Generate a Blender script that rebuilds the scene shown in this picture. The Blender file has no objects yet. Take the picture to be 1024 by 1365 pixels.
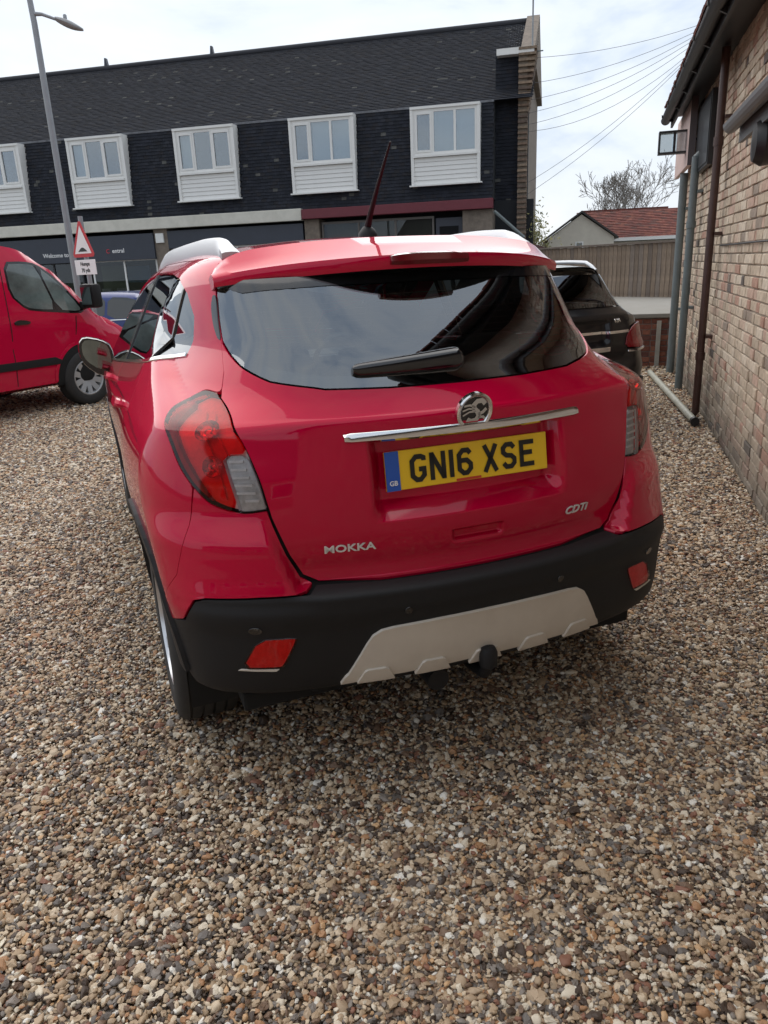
import bpy, bmesh, math, random
import numpy as np
from mathutils import Vector, Matrix
R=math.radians
random.seed(7); rng=np.random.default_rng(7)
scene=bpy.context.scene; COL=scene.collection
# ------------------------------------------------------------------ camera
PITCH,ROLL,CAMH,FPX=18.0,2.5,1.50,1010.0
_p,_r=R(PITCH),R(ROLL)
_f=Vector((0,math.cos(_p),-math.sin(_p))); _u0=Vector((0,math.sin(_p),math.cos(_p))); _r0=Vector((1,0,0))
_R=_r0*math.cos(_r)-_u0*math.sin(_r); _U=_r0*math.sin(_r)+_u0*math.cos(_r)
cd=bpy.data.cameras.new('camera'); co=bpy.data.objects.new('camera',cd); COL.objects.link(co); scene.camera=co
cd.sensor_fit='VERTICAL'; cd.sensor_height=36; cd.lens=36*FPX/1365; cd.clip_start=.05; cd.clip_end=2000
M=Matrix.Identity(4)
for i in range(3): M[i][0]=_R[i]; M[i][1]=_U[i]; M[i][2]=-_f[i]
M.translation=Vector((0,0,CAMH)); co.matrix_world=M
cd.dof.use_dof=False
# ------------------------------------------------------------------ world: overcast sky
SUN_EL,SUN_AZ=50.0,340.0
wd=bpy.data.worlds.new('World'); scene.world=wd; wd.use_nodes=True
nt=wd.node_tree; nt.nodes.clear()
def N(nt,t,**k):
    n=nt.nodes.new(t)
    for a,b in k.items(): setattr(n,a,b)
    return n
out=N(nt,'ShaderNodeOutputWorld'); bg=N(nt,'ShaderNodeBackground'); sky=N(nt,'ShaderNodeTexSky')
sky.sky_type='NISHITA'; sky.sun_disc=False; sky.sun_elevation=R(SUN_EL); sky.sun_rotation=R(SUN_AZ); sky.air_density=1.2; sky.dust_density=2.5
bg.inputs[1].default_value=.092
tc=N(nt,'ShaderNodeTexCoord'); mp=N(nt,'ShaderNodeMapping'); mp.inputs['Scale'].default_value=(1.3,1.3,3.4)
n1=N(nt,'ShaderNodeTexNoise'); n1.inputs['Scale'].default_value=2.1; n1.inputs['Detail'].default_value=7; n1.inputs['Roughness'].default_value=.55
n1.inputs['Distortion'].default_value=.35
cr=N(nt,'ShaderNodeValToRGB'); e=cr.color_ramp.elements
e[0].position=.36; e[0].color=(3.4,4.0,4.9,1); e[1].position=.63; e[1].color=(5.6,5.8,6.0,1)
m_=cr.color_ramp.elements.new(.47); m_.color=(4.8,5.2,5.75,1)
mx=N(nt,'ShaderNodeMixRGB'); mx.inputs[0].default_value=.90
L=nt.links.new
L(tc.outputs['Generated'],mp.inputs[0]); L(mp.outputs[0],n1.inputs['Vector']); L(n1.outputs['Fac'],cr.inputs[0])
L(sky.outputs[0],mx.inputs[1]); L(cr.outputs[0],mx.inputs[2]); L(mx.outputs[0],bg.inputs[0]); L(bg.outputs[0],out.inputs[0])
sl=bpy.data.lights.new('sun','SUN'); so=bpy.data.objects.new('sun',sl); COL.objects.link(so)
sl.energy=1.25; sl.angle=R(92); sl.color=(1,.93,.85)
_az=R(SUN_AZ); _sd=Vector((math.sin(_az)*math.cos(R(SUN_EL)),math.cos(_az)*math.cos(R(SUN_EL)),math.sin(R(SUN_EL))))
so.rotation_euler=_sd.to_track_quat('Z','Y').to_euler(); so.location=(0,0,30)
vs=scene.view_settings; vs.view_transform='Standard'; vs.look='None'; vs.exposure=1.0; vs.gamma=1; vs.use_curve_mapping=False
# ------------------------------------------------------------------ materials
MATS={}
def mat(name,col,rough=.6,metal=0.,coat=0.,coat_rough=.03,spec=.5,noise=None,bump=None,bump_scale=200,emit=None,coat_ior=1.5,trans=0):
    """noise=(scale,amount[,other colour]) varies the base colour; bump=strength"""
    if name in MATS: return MATS[name]
    m=bpy.data.materials.new(name); MATS[name]=m; m.use_nodes=True; t=m.node_tree; b=t.nodes['Principled BSDF']
    b.inputs['Base Color'].default_value=(*col,1); b.inputs['Roughness'].default_value=rough; b.inputs['Metallic'].default_value=metal
    b.inputs['Coat Weight'].default_value=coat; b.inputs['Coat Roughness'].default_value=coat_rough; b.inputs['Specular IOR Level'].default_value=spec
    b.inputs['Coat IOR'].default_value=coat_ior
    if trans: b.inputs['Transmission Weight'].default_value=trans
    if noise or bump:
        c=N(t,'ShaderNodeTexCoord')
    if noise:
        n=N(t,'ShaderNodeTexNoise'); n.inputs['Scale'].default_value=noise[0]; n.inputs['Detail'].default_value=6; n.inputs['Roughness'].default_value=.65
        x=N(t,'ShaderNodeMixRGB'); c2=noise[2] if len(noise)>2 else tuple(v*.55 for v in col)
        x.inputs[1].default_value=(*col,1); x.inputs[2].default_value=(*c2,1)
        r=N(t,'ShaderNodeMapRange'); r.inputs[1].default_value=.35; r.inputs[2].default_value=.7; r.inputs[4].default_value=noise[1]
        t.links.new(c.outputs['Object'],n.inputs['Vector']); t.links.new(n.outputs['Fac'],r.inputs[0]); t.links.new(r.outputs[0],x.inputs[0]); t.links.new(x.outputs[0],b.inputs['Base Color'])
    if bump:
        n=N(t,'ShaderNodeTexNoise'); n.inputs['Scale'].default_value=bump_scale; n.inputs['Detail'].default_value=4
        bp=N(t,'ShaderNodeBump'); bp.inputs['Strength'].default_value=bump; bp.inputs['Distance'].default_value=.01
        t.links.new(c.outputs['Object'],n.inputs['Vector']); t.links.new(n.outputs['Fac'],bp.inputs['Height']); t.links.new(bp.outputs[0],b.inputs['Normal'])
    if emit: b.inputs['Emission Color'].default_value=(*emit[0],1); b.inputs['Emission Strength'].default_value=emit[1]
    return m
def glassmat(name,tint,gloss=.2,rough=.0,glcol=(.9,.95,1)):
    if name in MATS: return MATS[name]
    m=bpy.data.materials.new(name); MATS[name]=m; m.use_nodes=True; t=m.node_tree; t.nodes.clear()
    o=N(t,'ShaderNodeOutputMaterial'); tr=N(t,'ShaderNodeBsdfTransparent'); tr.inputs[0].default_value=(*tint,1)
    g=N(t,'ShaderNodeBsdfGlossy'); g.inputs['Roughness'].default_value=rough; g.inputs[0].default_value=(*glcol,1)
    f=N(t,'ShaderNodeFresnel'); f.inputs[0].default_value=1.5
    r=N(t,'ShaderNodeMapRange'); r.inputs[3].default_value=gloss; r.inputs[4].default_value=1
    x=N(t,'ShaderNodeMixShader'); t.links.new(f.outputs[0],r.inputs[0]); t.links.new(r.outputs[0],x.inputs[0]); t.links.new(tr.outputs[0],x.inputs[1]); t.links.new(g.outputs[0],x.inputs[2]); t.links.new(x.outputs[0],o.inputs[0])
    return m
def randmat(name,stops,mode='object',rough=.85,noise=(40,.5),bump=.3,bump_scale=90,attr=None,dirt=None):
    """colour picked per object / per mesh island / per instance from stops"""
    if name in MATS: return MATS[name]
    m=bpy.data.materials.new(name); MATS[name]=m; m.use_nodes=True; t=m.node_tree; b=t.nodes['Principled BSDF']; b.inputs['Roughness'].default_value=rough
    if mode=='object': s=N(t,'ShaderNodeObjectInfo').outputs['Random']
    elif mode=='island': s=N(t,'ShaderNodeNewGeometry').outputs['Random Per Island']
    else:
        a=N(t,'ShaderNodeAttribute'); a.attribute_type='INSTANCER'; a.attribute_name=attr; s=a.outputs['Fac']
    r=N(t,'ShaderNodeValToRGB'); r.color_ramp.interpolation='CONSTANT'
    k=len(stops); el=r.color_ramp.elements
    tot=sum(w for _,w in stops); acc=0
    for i,(c,w) in enumerate(stops):
        if i==0: q=el[0]; q.position=0
        elif i==1: q=el[1]; q.position=acc
        else: q=el.new(acc)
        q.color=(*c,1); acc+=w/tot
    t.links.new(s,r.inputs[0]); c=N(t,'ShaderNodeTexCoord')
    n=N(t,'ShaderNodeTexNoise'); n.inputs['Scale'].default_value=noise[0]; n.inputs['Detail'].default_value=5
    h=N(t,'ShaderNodeMapRange'); h.inputs[1].default_value=.3; h.inputs[2].default_value=.75; h.inputs[3].default_value=1-noise[1]; h.inputs[4].default_value=1.15
    x=N(t,'ShaderNodeMixRGB',blend_type='MULTIPLY'); x.inputs[0].default_value=1
    t.links.new(c.outputs['Object'],n.inputs['Vector']); t.links.new(n.outputs['Fac'],h.inputs[0]); t.links.new(r.outputs[0],x.inputs[1]); t.links.new(h.outputs[0],x.inputs[2])
    last=x.outputs[0]
    if dirt:   # world-space stain low on a wall: dirt=(z0,z1,colour)
        g=N(t,'ShaderNodeNewGeometry'); sp=N(t,'ShaderNodeSeparateXYZ'); n3=N(t,'ShaderNodeTexNoise'); n3.inputs['Scale'].default_value=2.6; n3.inputs['Detail'].default_value=6
        ad=N(t,'ShaderNodeMath',operation='MULTIPLY_ADD'); ad.inputs[1].default_value=dirt[3]; 
        mr=N(t,'ShaderNodeMapRange'); mr.inputs[1].default_value=dirt[0]+dirt[3]*.5; mr.inputs[2].default_value=dirt[1]+dirt[3]*.5; mr.inputs[3].default_value=.8; mr.inputs[4].default_value=0
        xx=N(t,'ShaderNodeMixRGB'); xx.inputs[2].default_value=(*dirt[2],1)
        t.links.new(g.outputs['Position'],sp.inputs[0]); t.links.new(g.outputs['Position'],n3.inputs['Vector']); t.links.new(n3.outputs['Fac'],ad.inputs[0]); t.links.new(sp.outputs['Z'],ad.inputs[2])
        t.links.new(ad.outputs[0],mr.inputs[0]); t.links.new(mr.outputs[0],xx.inputs[0]); t.links.new(last,xx.inputs[1]); last=xx.outputs[0]
    t.links.new(last,b.inputs['Base Color'])
    if bump:
        n2=N(t,'ShaderNodeTexNoise'); n2.inputs['Scale'].default_value=bump_scale; n2.inputs['Detail'].default_value=4
        bp=N(t,'ShaderNodeBump'); bp.inputs['Strength'].default_value=bump; bp.inputs['Distance'].default_value=.006
        t.links.new(c.outputs['Object'],n2.inputs['Vector']); t.links.new(n2.outputs['Fac'],bp.inputs['Height']); t.links.new(bp.outputs[0],b.inputs['Normal'])
    return m
# ------------------------------------------------------------------ object helpers
def link(name,me,m=None,parent=None,smooth=False):
    o=bpy.data.objects.new(name,me); COL.objects.link(o)
    if m is not None:
        for mm in (m if isinstance(m,(list,tuple)) else [m]): me.materials.append(mm)
    if parent is not None: o.parent=parent
    if smooth and me: me.polygons.foreach_set('use_smooth',[True]*len(me.polygons))
    return o
def mobj(name,v,f,m=None,parent=None,smooth=False):
    me=bpy.data.meshes.new(name); me.from_pydata([tuple(map(float,p)) for p in v],[],[tuple(int(i) for i in q) for q in f]); me.update()
    return link(name,me,m,parent,smooth)
def empty(name,loc=(0,0,0),rz=0,parent=None):
    o=bpy.data.objects.new(name,None); COL.objects.link(o); o.location=loc; o.rotation_euler=(0,0,rz); o.empty_display_size=.2
    if parent is not None: o.parent=parent
    return o
def tag(o,label=None,cat=None,group=None,kind=None):
    if label: o['label']=label
    if cat: o['category']=cat
    if group: o['group']=group
    if kind: o['kind']=kind
    return o
class MB:
    def __init__(s): s.v=[]; s.f=[]
    def add(s,v,f):
        k=len(s.v); s.v+= [tuple(p) for p in v]; s.f+=[tuple(i+k for i in q) for q in f]; return s
    def box(s,x0,x1,y0,y1,z0,z1,bev=0):
        if bev<=0:
            return s.add([(x0,y0,z0),(x1,y0,z0),(x1,y1,z0),(x0,y1,z0),(x0,y0,z1),(x1,y0,z1),(x1,y1,z1),(x0,y1,z1)],
              [(0,3,2,1),(4,5,6,7),(0,1,5,4),(1,2,6,5),(2,3,7,6),(3,0,4,7)])
        bm=bmesh.new(); bmesh.ops.create_cube(bm,size=1)
        for q in bm.verts: q.co=Vector(((x0+x1)/2+q.co.x*(x1-x0),(y0+y1)/2+q.co.y*(y1-y0),(z0+z1)/2+q.co.z*(z1-z0)))
        bmesh.ops.bevel(bm,geom=bm.edges[:],offset=bev,segments=2,affect='EDGES',profile=.6)
        return s.addbm(bm)
    def addbm(s,bm):
        bm.verts.ensure_lookup_table(); s.add([tuple(q.co) for q in bm.verts],[tuple(q.index for q in f.verts) for f in bm.faces]); bm.free(); return s
    def tube(s,pts,r,n=10,cap=True,flat=1.0):
        pts=[Vector(p) for p in pts]; k=len(pts); rs=r if isinstance(r,(list,tuple)) else [r]*k
        b=len(s.v); up=None
        for i,p in enumerate(pts):
            d=(pts[min(i+1,k-1)]-pts[max(i-1,0)]).normalized()
            if up is None: up=Vector((0,0,1)) if abs(d.z)<.9 else Vector((0,1,0))
            a=d.cross(up).normalized(); c=a.cross(d).normalized(); up=c
            for j in range(n):
                t=2*math.pi*j/n; s.v.append(tuple(p+a*(rs[i]*math.cos(t))+c*(rs[i]*flat*math.sin(t))))
        for i in range(k-1):
            for j in range(n): s.f.append((b+i*n+j,b+i*n+(j+1)%n,b+(i+1)*n+(j+1)%n,b+(i+1)*n+j))
        if cap: s.f.append(tuple(b+j for j in range(n))[::-1]); s.f.append(tuple(b+(k-1)*n+j for j in range(n)))
        return s
    def lathe(s,prof,n=32,axis='x',c=(0,0,0),a0=0,a1=2*math.pi):
        full=abs(a1-a0-2*math.pi)<1e-6; b=len(s.v); m=len(prof); cnt=n if full else n+1
        for i in range(cnt):
            t=a0+(a1-a0)*i/n
            for (h,r) in prof:
                ca,sa=r*math.cos(t),r*math.sin(t)
                s.v.append({'x':(c[0]+h,c[1]+ca,c[2]+sa),'y':(c[0]+ca,c[1]+h,c[2]+sa),'z':(c[0]+ca,c[1]+sa,c[2]+h)}[axis])
        for i in range(n):
            i2=(i+1)%cnt
            for j in range(m-1): s.f.append((b+i*m+j,b+i*m+j+1,b+i2*m+j+1,b+i2*m+j))
        return s
    def prism(s,poly,h0,h1,axis='y'):
        k=len(poly); f=lambda a,b_,h:{'y':(a,h,b_),'x':(h,a,b_),'z':(a,b_,h)}[axis]
        b=len(s.v); s.v+=[f(a,q,h0) for a,q in poly]+[f(a,q,h1) for a,q in poly]
        s.f.append(tuple(b+i for i in range(k))[::-1]); s.f.append(tuple(b+k+i for i in range(k)))
        for i in range(k): j=(i+1)%k; s.f.append((b+i,b+j,b+k+j,b+k+i))
        return s
    def build(s,name,m=None,parent=None,smooth=False,bev=0,segs=2,fixn=True):
        me=bpy.data.meshes.new(name); me.from_pydata(s.v,[],s.f)
        if fixn or bev:
            bm=bmesh.new(); bm.from_mesh(me)
            if fixn: bmesh.ops.recalc_face_normals(bm,faces=bm.faces[:])
            if bev: 
                es=[e_ for e_ in bm.edges if e_.is_manifold and e_.calc_face_angle(0)>.5]
                bmesh.ops.bevel(bm,geom=es,offset=bev,segments=segs,affect='EDGES',profile=.6)
            bm.to_mesh(me); bm.free()
        o=link(name,me,m,parent,smooth)
        if smooth: me.set_sharp_from_angle(angle=R(38))
        return o
def chaikin(p,it=2,q=.22):
    p=np.asarray(p,float)
    for _ in range(it):
        a=p; b=np.roll(p,-1,0); p=np.empty((2*len(a),a.shape[1])); p[0::2]=a*(1-q)+b*q; p[1::2]=a*q+b*(1-q)
    return p
def poffset(p,d):
    """inset a closed 2D polygon by d"""
    p=np.asarray(p,float); x,y=p[:,0],p[:,1]
    if (x*np.roll(y,-1)-np.roll(x,-1)*y).sum()<0: p=p[::-1]
    a=p-np.roll(p,1,0); b=np.roll(p,-1,0)-p
    na=np.stack([-a[:,1],a[:,0]],1)/np.maximum(np.linalg.norm(a,axis=1,keepdims=True),1e-9)
    nb=np.stack([-b[:,1],b[:,0]],1)/np.maximum(np.linalg.norm(b,axis=1,keepdims=True),1e-9)
    m=na+nb; m/=np.maximum((m*m).sum(1,keepdims=True)/2,.5)
    return p+m*d
def fillgrid(poly,ds,dz):
    bm=bmesh.new(); vs=[bm.verts.new((a,b,0)) for a,b in poly]; bm.faces.new(vs)
    p=np.asarray(poly)
    for ax,st in ((0,ds),(1,dz)):
        lo,hi=p[:,ax].min(),p[:,ax].max()
        cuts=st if isinstance(st,(list,tuple,np.ndarray)) else np.arange(math.ceil(lo/st+1e-6),math.ceil(hi/st))*st
        for q in cuts:
            if not lo+1e-6<q<hi-1e-6: continue
            co=[0,0,0]; co[ax]=float(q); no=[0,0,0]; no[ax]=1
            bmesh.ops.bisect_plane(bm,geom=bm.verts[:]+bm.edges[:]+bm.faces[:],dist=1e-6,plane_co=co,plane_no=no)
    bm.verts.index_update(); bm.verts.ensure_lookup_table()
    V=np.array([v.co[:2] for v in bm.verts]); Fc=[[v.index for v in f.verts] for f in bm.faces]
    bd=[]
    for e_ in bm.edges:
        if len(e_.link_faces)==1:
            l=e_.link_faces[0].loops
            for lp in l:
                if lp.edge==e_: bd.append((lp.vert.index,lp.link_loop_next.vert.index)); break
    bm.free(); return V,Fc,bd
def panel(name,poly,sf,gf,m,parent,ds=.04,dz=.03,off=0.,gap=.0025,flange=.012,flip=False):
    """cut poly (surface coordinates) out of the surface sf(s,z); gf gives outward normals; edges are turned inward"""
    poly=poffset(poly,gap); V,Fc,bd=fillgrid(poly,ds,dz)
    P=sf(V[:,0],V[:,1]); G=gf(P); P=P+G*off
    n=len(P); vv=list(P); nn=list(G); ff=[list(f) for f in Fc]
    q=P[Fc[len(Fc)//2]]; fn=np.cross(q[1]-q[0],q[2]-q[0])
    rev=(fn@G[Fc[len(Fc)//2][0]])<0
    if flange:
        for a,b in bd:
            t=P[b]-P[a]; o_=np.cross(t,G[a]); l=np.linalg.norm(o_); o_=o_/l if l>1e-9 else G[a]
            if rev: o_=-o_
            k=len(vv); vv+=[P[a],P[b],P[b]-G[b]*flange,P[a]-G[a]*flange]; nn+=[(o_+G[a])*.7,(o_+G[b])*.7,o_,o_]; ff.append([k,k+3,k+2,k+1])
    if rev: ff=[f[::-1] for f in ff]
    o=mobj(name,vv,ff,m,parent,True)
    o.cycles.shadow_terminator_offset=.18; o.cycles.shadow_terminator_geometry_offset=.4
    nn=np.array(nn); nn/=np.maximum(np.linalg.norm(nn,axis=1,keepdims=True),1e-9)
    o.data.normals_split_custom_set_from_vertices([tuple(x) for x in nn])
    return o
def textmesh(name,s,size,m,parent=None,depth=.002,bold=0,sx=1.,shear=0.,align='CENTER'):
    cu=bpy.data.curves.new('t','FONT'); cu.body=s; cu.size=size; cu.extrude=depth; cu.offset=bold; cu.align_x=align; cu.align_y='CENTER'; cu.shear=shear; cu.resolution_u=3
    o=bpy.data.objects.new('t',cu); COL.objects.link(o); dg=bpy.context.evaluated_depsgraph_get()
    me=bpy.data.meshes.new_from_object(o.evaluated_get(dg)); bpy.data.objects.remove(o); bpy.data.curves.remove(cu)
    for v in me.vertices: v.co.x*=sx
    me.name=name; me.materials.clear(); return link(name,me,m,parent)
def ribbon(pts,w,closed=False):
    """flat stroke along 2D points, mitred"""
    p=np.asarray(pts,float); n=len(p); Lf=[];Rt=[]
    for i in range(n):
        a=p[i]-p[i-1] if (i>0 or closed) else p[1]-p[0]
        b=p[(i+1)%n]-p[i] if (i<n-1 or closed) else p[-1]-p[-2]
        a=a/np.linalg.norm(a); b=b/np.linalg.norm(b); na=np.array([-a[1],a[0]]); nb=np.array([-b[1],b[0]]); m=na+nb; m=m/max((m@m)/2,.35)
        Lf.append(p[i]+m*w/2); Rt.append(p[i]-m*w/2)
    v=[];f=[]
    for a,b in zip(Lf,Rt): v+=[a,b]
    for i in range(n if closed else n-1): j=(i+1)%n; f.append((2*i,2*i+1,2*j+1,2*j))
    return v,f
# ------------------------------------------------------------------ ground
def gravel_mat(name,far=False):
    m=bpy.data.materials.new(name); m.use_nodes=True; t=m.node_tree; b=t.nodes['Principled BSDF']; b.inputs['Roughness'].default_value=.9
    c=N(t,'ShaderNodeTexCoord'); v=N(t,'ShaderNodeTexVoronoi'); v.inputs['Scale'].default_value=88
    nd=N(t,'ShaderNodeTexNoise'); nd.inputs['Scale'].default_value=90; vm=N(t,'ShaderNodeMixRGB'); vm.inputs[0].default_value=.012
    t.links.new(c.outputs['Object'],nd.inputs['Vector']); t.links.new(c.outputs['Object'],vm.inputs[1]); t.links.new(nd.outputs['Color'],vm.inputs[2]); t.links.new(vm.outputs[0],v.inputs['Vector'])
    s=N(t,'ShaderNodeSeparateColor'); t.links.new(v.outputs['Color'],s.inputs[0])
    r=N(t,'ShaderNodeValToRGB'); r.color_ramp.interpolation='CONSTANT'; cols=[(.12,.085,.062),(.26,.185,.125),(.42,.31,.205),(.31,.27,.235),(.52,.41,.29),(.36,.215,.12),(.62,.55,.45),(.21,.185,.165),(.45,.35,.25)]
    e=r.color_ramp.elements
    for i,cc in enumerate(cols):
        q=e[i] if i<2 else e.new(i/len(cols)); q.position=i/len(cols); q.color=(*cc,1)
    t.links.new(s.outputs[0],r.inputs[0])
    n=N(t,'ShaderNodeTexNoise'); n.inputs['Scale'].default_value=.9; n.inputs['Detail'].default_value=5
    mr=N(t,'ShaderNodeMapRange'); mr.inputs[1].default_value=.3; mr.inputs[2].default_value=.7; mr.inputs[3].default_value=.78; mr.inputs[4].default_value=1.12
    x=N(t,'ShaderNodeMixRGB',blend_type='MULTIPLY'); x.inputs[0].default_value=1
    t.links.new(c.outputs['Object'],n.inputs['Vector']); t.links.new(n.outputs['Fac'],mr.inputs[0]); t.links.new(r.outputs[0],x.inputs[1]); t.links.new(mr.outputs[0],x.inputs[2]); t.links.new(x.outputs[0],b.inputs['Base Color'])
    bp=N(t,'ShaderNodeBump'); bp.invert=True; bp.inputs['Strength'].default_value=.9; bp.inputs['Distance'].default_value=.012
    t.links.new(v.outputs['Distance'],bp.inputs['Height']); t.links.new(bp.outputs[0],b.inputs['Normal'])
    return m
asphalt=mat('asphalt',(.055,.055,.058),rough=.9,noise=(3,.5,(.085,.083,.08)),bump=.3,bump_scale=300)
concrete=mat('concrete',(.27,.255,.23),rough=.9,noise=(4,.7,(.22,.21,.18)),bump=.3,bump_scale=60)
earth=mat('earth',(.10,.11,.06),rough=1,noise=(.6,.8,(.06,.07,.035)))
tag(mobj('ground',[(-400,-300,-.60),(400,-300,-.60),(400,600,-.60),(-400,600,-.60)],[(0,1,2,3)],earth),kind='structure')
yard=MB().box(-26,12,-12,15.42,-.6,-.012).build('gravel_yard',gravel_mat('gravel_bed')); tag(yard,kind='structure')
tag(mobj('road',[(-80,15.65,-.32),(60,15.65,-.32),(60,24.2,-.32),(-80,24.2,-.32)],[(0,1,2,3)],asphalt),kind='structure')
pv=MB().box(-80,60,24.2,24.35,-.5,-.21).build('kerb',concrete); tag(pv,kind='structure')
tag(mobj('pavement',[(-80,24.35,-.215),(60,24.35,-.215),(60,40,-.215),(-80,40,-.215)],[(0,1,2,3)],concrete),kind='structure')
# loose stones: one object of scattered pebbles
def gravel():
    def cell(x0,x1,y0,y1,sp,keep=None):
        nx,ny=int((x1-x0)/sp),int((y1-y0)/sp); gx,gy=np.meshgrid(np.arange(nx),np.arange(ny))
        p=np.stack([x0+(gx.ravel()+rng.random(nx*ny)*1.1)*sp,y0+(gy.ravel()+rng.random(nx*ny)*1.1)*sp],1); return p
    def inview(p,mx,my0):
        a=np.abs(p[:,0]+.03*p[:,1])<.62*p[:,1]+mx
        return p[a&(p[:,1]>my0)]
    wallx=2.19+(np.array([0])-4.06)*.2925
    def clip(p): return p[p[:,0]<2.19+(p[:,1]-4.06)*.2925-.01]
    sets=[]
    p=clip(inview(cell(-4.6,3.0,.3,3.5,.0099),1.5,.25)); sets.append((p,rng.lognormal(-.08,.33,len(p))*.0065))
    p=clip(inview(cell(-5.6,3.2,3.5,5.6,.0132),1.5,.6)); sets.append((p,rng.lognormal(-.05,.28,len(p))*.0084))
    p=clip(inview(cell(-7.4,4.2,5.6,9,.0175),1.5,.6)); sets.append((p,rng.lognormal(0,.25,len(p))*.0105))
    p=clip(inview(cell(-10,5,9,13.5,.033),1.5,.6)); sets.append((p,rng.lognormal(0,.25,len(p))*.015))
    big=clip(inview(cell(-5,4,.7,8,.22),.4,.6)); sets.append((big,rng.lognormal(.1,.22,len(big))*.0125))
    P=np.concatenate([a for a,_ in sets]); Sc=np.concatenate([b for _,b in sets]); n=len(P)
    und=.010*np.sin(P[:,0]*2.1+.7*np.sin(P[:,1]*1.7))*np.cos(P[:,1]*1.6)+.006*np.sin(P[:,0]*5.3+P[:,1]*3.1)
    z=-.014+rng.random(n)*.011+np.maximum(und+.006,-.002)*.8
    me=bpy.data.meshes.new('gravel'); me.vertices.add(n); me.vertices.foreach_set('co',np.stack([P[:,0],P[:,1],z],1).astype(np.float32).ravel())
    at=me.attributes.new('scl','FLOAT','POINT'); at.data.foreach_set('value',Sc.astype(np.float32))
    patch=.5+.5*np.sin(P[:,0]*1.3+2*np.sin(P[:,1]*.8))*np.sin(P[:,1]*1.1+P[:,0]*.6)
    r=rng.random(n); r=np.where(rng.random(n)<.12*patch,r*.35,r)
    at=me.attributes.new('rnd','FLOAT','POINT'); at.data.foreach_set('value',r.astype(np.float32))
    o=bpy.data.objects.new('gravel',me); COL.objects.link(o); tag(o,'loose brown and cream pea gravel covering the yard','gravel',kind='stuff')
    st=randmat('pebble',[((.075,.050,.036),1.3),((.20,.125,.080),1.5),((.43,.31,.195),2.0),((.25,.215,.185),1.2),((.64,.51,.36),2.4),((.42,.225,.11),.9),((.74,.65,.51),1.8),((.16,.14,.125),1.1),((.48,.355,.235),1.8),((.26,.12,.075),.7),((.60,.38,.20),.5),((.82,.78,.70),.5)],'inst',rough=.62,noise=(60,.35),bump=.0,attr='rnd')
    g=bpy.data.node_groups.new('scatter','GeometryNodeTree'); g.interface.new_socket('Geometry',in_out='INPUT',socket_type='NodeSocketGeometry'); g.interface.new_socket('Geometry',in_out='OUTPUT',socket_type='NodeSocketGeometry')
    A=lambda t,**k:N(g,t,**k); l=g.links.new
    gi=A('NodeGroupInput'); go=A('NodeGroupOutput'); jo=A('GeometryNodeJoinGeometry')
    for k in range(8):
        ic=A('GeometryNodeMeshIcoSphere'); ic.inputs['Radius'].default_value=1; ic.inputs['Subdivisions'].default_value=2
        nz=A('ShaderNodeTexNoise'); nz.noise_dimensions='4D'; nz.inputs['W'].default_value=k*3.7; nz.inputs['Scale'].default_value=1.0+.14*k; nz.inputs['Detail'].default_value=1.5
        sub=A('ShaderNodeVectorMath',operation='SUBTRACT'); sub.inputs[1].default_value=(.5,.5,.5)
        sc=A('ShaderNodeVectorMath',operation='SCALE'); sc.inputs['Scale'].default_value=1.9
        sp=A('GeometryNodeSetPosition'); ss=A('GeometryNodeSetShadeSmooth'); sm=A('GeometryNodeSetMaterial'); sm.inputs['Material'].default_value=st
        gt=A('GeometryNodeGeometryToInstance')
        ss.inputs['Shade Smooth'].default_value = (k%2==0)
        l(nz.outputs['Color'],sub.inputs[0]); l(sub.outputs[0],sc.inputs[0]); l(ic.outputs['Mesh'],sp.inputs['Geometry']); l(sc.outputs[0],sp.inputs['Offset']); l(sp.outputs[0],ss.inputs[0]); l(ss.outputs[0],sm.inputs[0]); l(sm.outputs[0],gt.inputs[0]); l(gt.outputs[0],jo.inputs[0])
    mp_=A('GeometryNodeMeshToPoints'); ip=A('GeometryNodeInstanceOnPoints'); ip.inputs['Pick Instance'].default_value=True
    rr=A('FunctionNodeRandomValue',data_type='FLOAT_VECTOR'); rr.inputs['Min'].default_value=(-.5,-.5,0); rr.inputs['Max'].default_value=(.5,.5,6.28)
    er=A('FunctionNodeEulerToRotation'); l(rr.outputs['Value'],er.inputs[0])
    rs=A('FunctionNodeRandomValue',data_type='FLOAT_VECTOR'); rs.inputs['Min'].default_value=(.85,.6,.42); rs.inputs['Max'].default_value=(1.5,1.05,.75); rs.inputs['Seed'].default_value=5
    na=A('GeometryNodeInputNamedAttribute',data_type='FLOAT'); na.inputs['Name'].default_value='scl'
    vm=A('ShaderNodeVectorMath',operation='SCALE'); l(rs.outputs['Value'],vm.inputs[0]); l(na.outputs['Attribute'],vm.inputs['Scale'])
    l(gi.outputs[0],mp_.inputs['Mesh']); l(mp_.outputs[0],ip.inputs['Points']); l(jo.outputs[0],ip.inputs['Instance']); l(er.outputs[0],ip.inputs['Rotation']); l(vm.outputs[0],ip.inputs['Scale'])
    l(ip.outputs[0],go.inputs[0])
    o.modifiers.new('scatter','NODES').node_group=g
    print('stones',n)
gravel()
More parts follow.
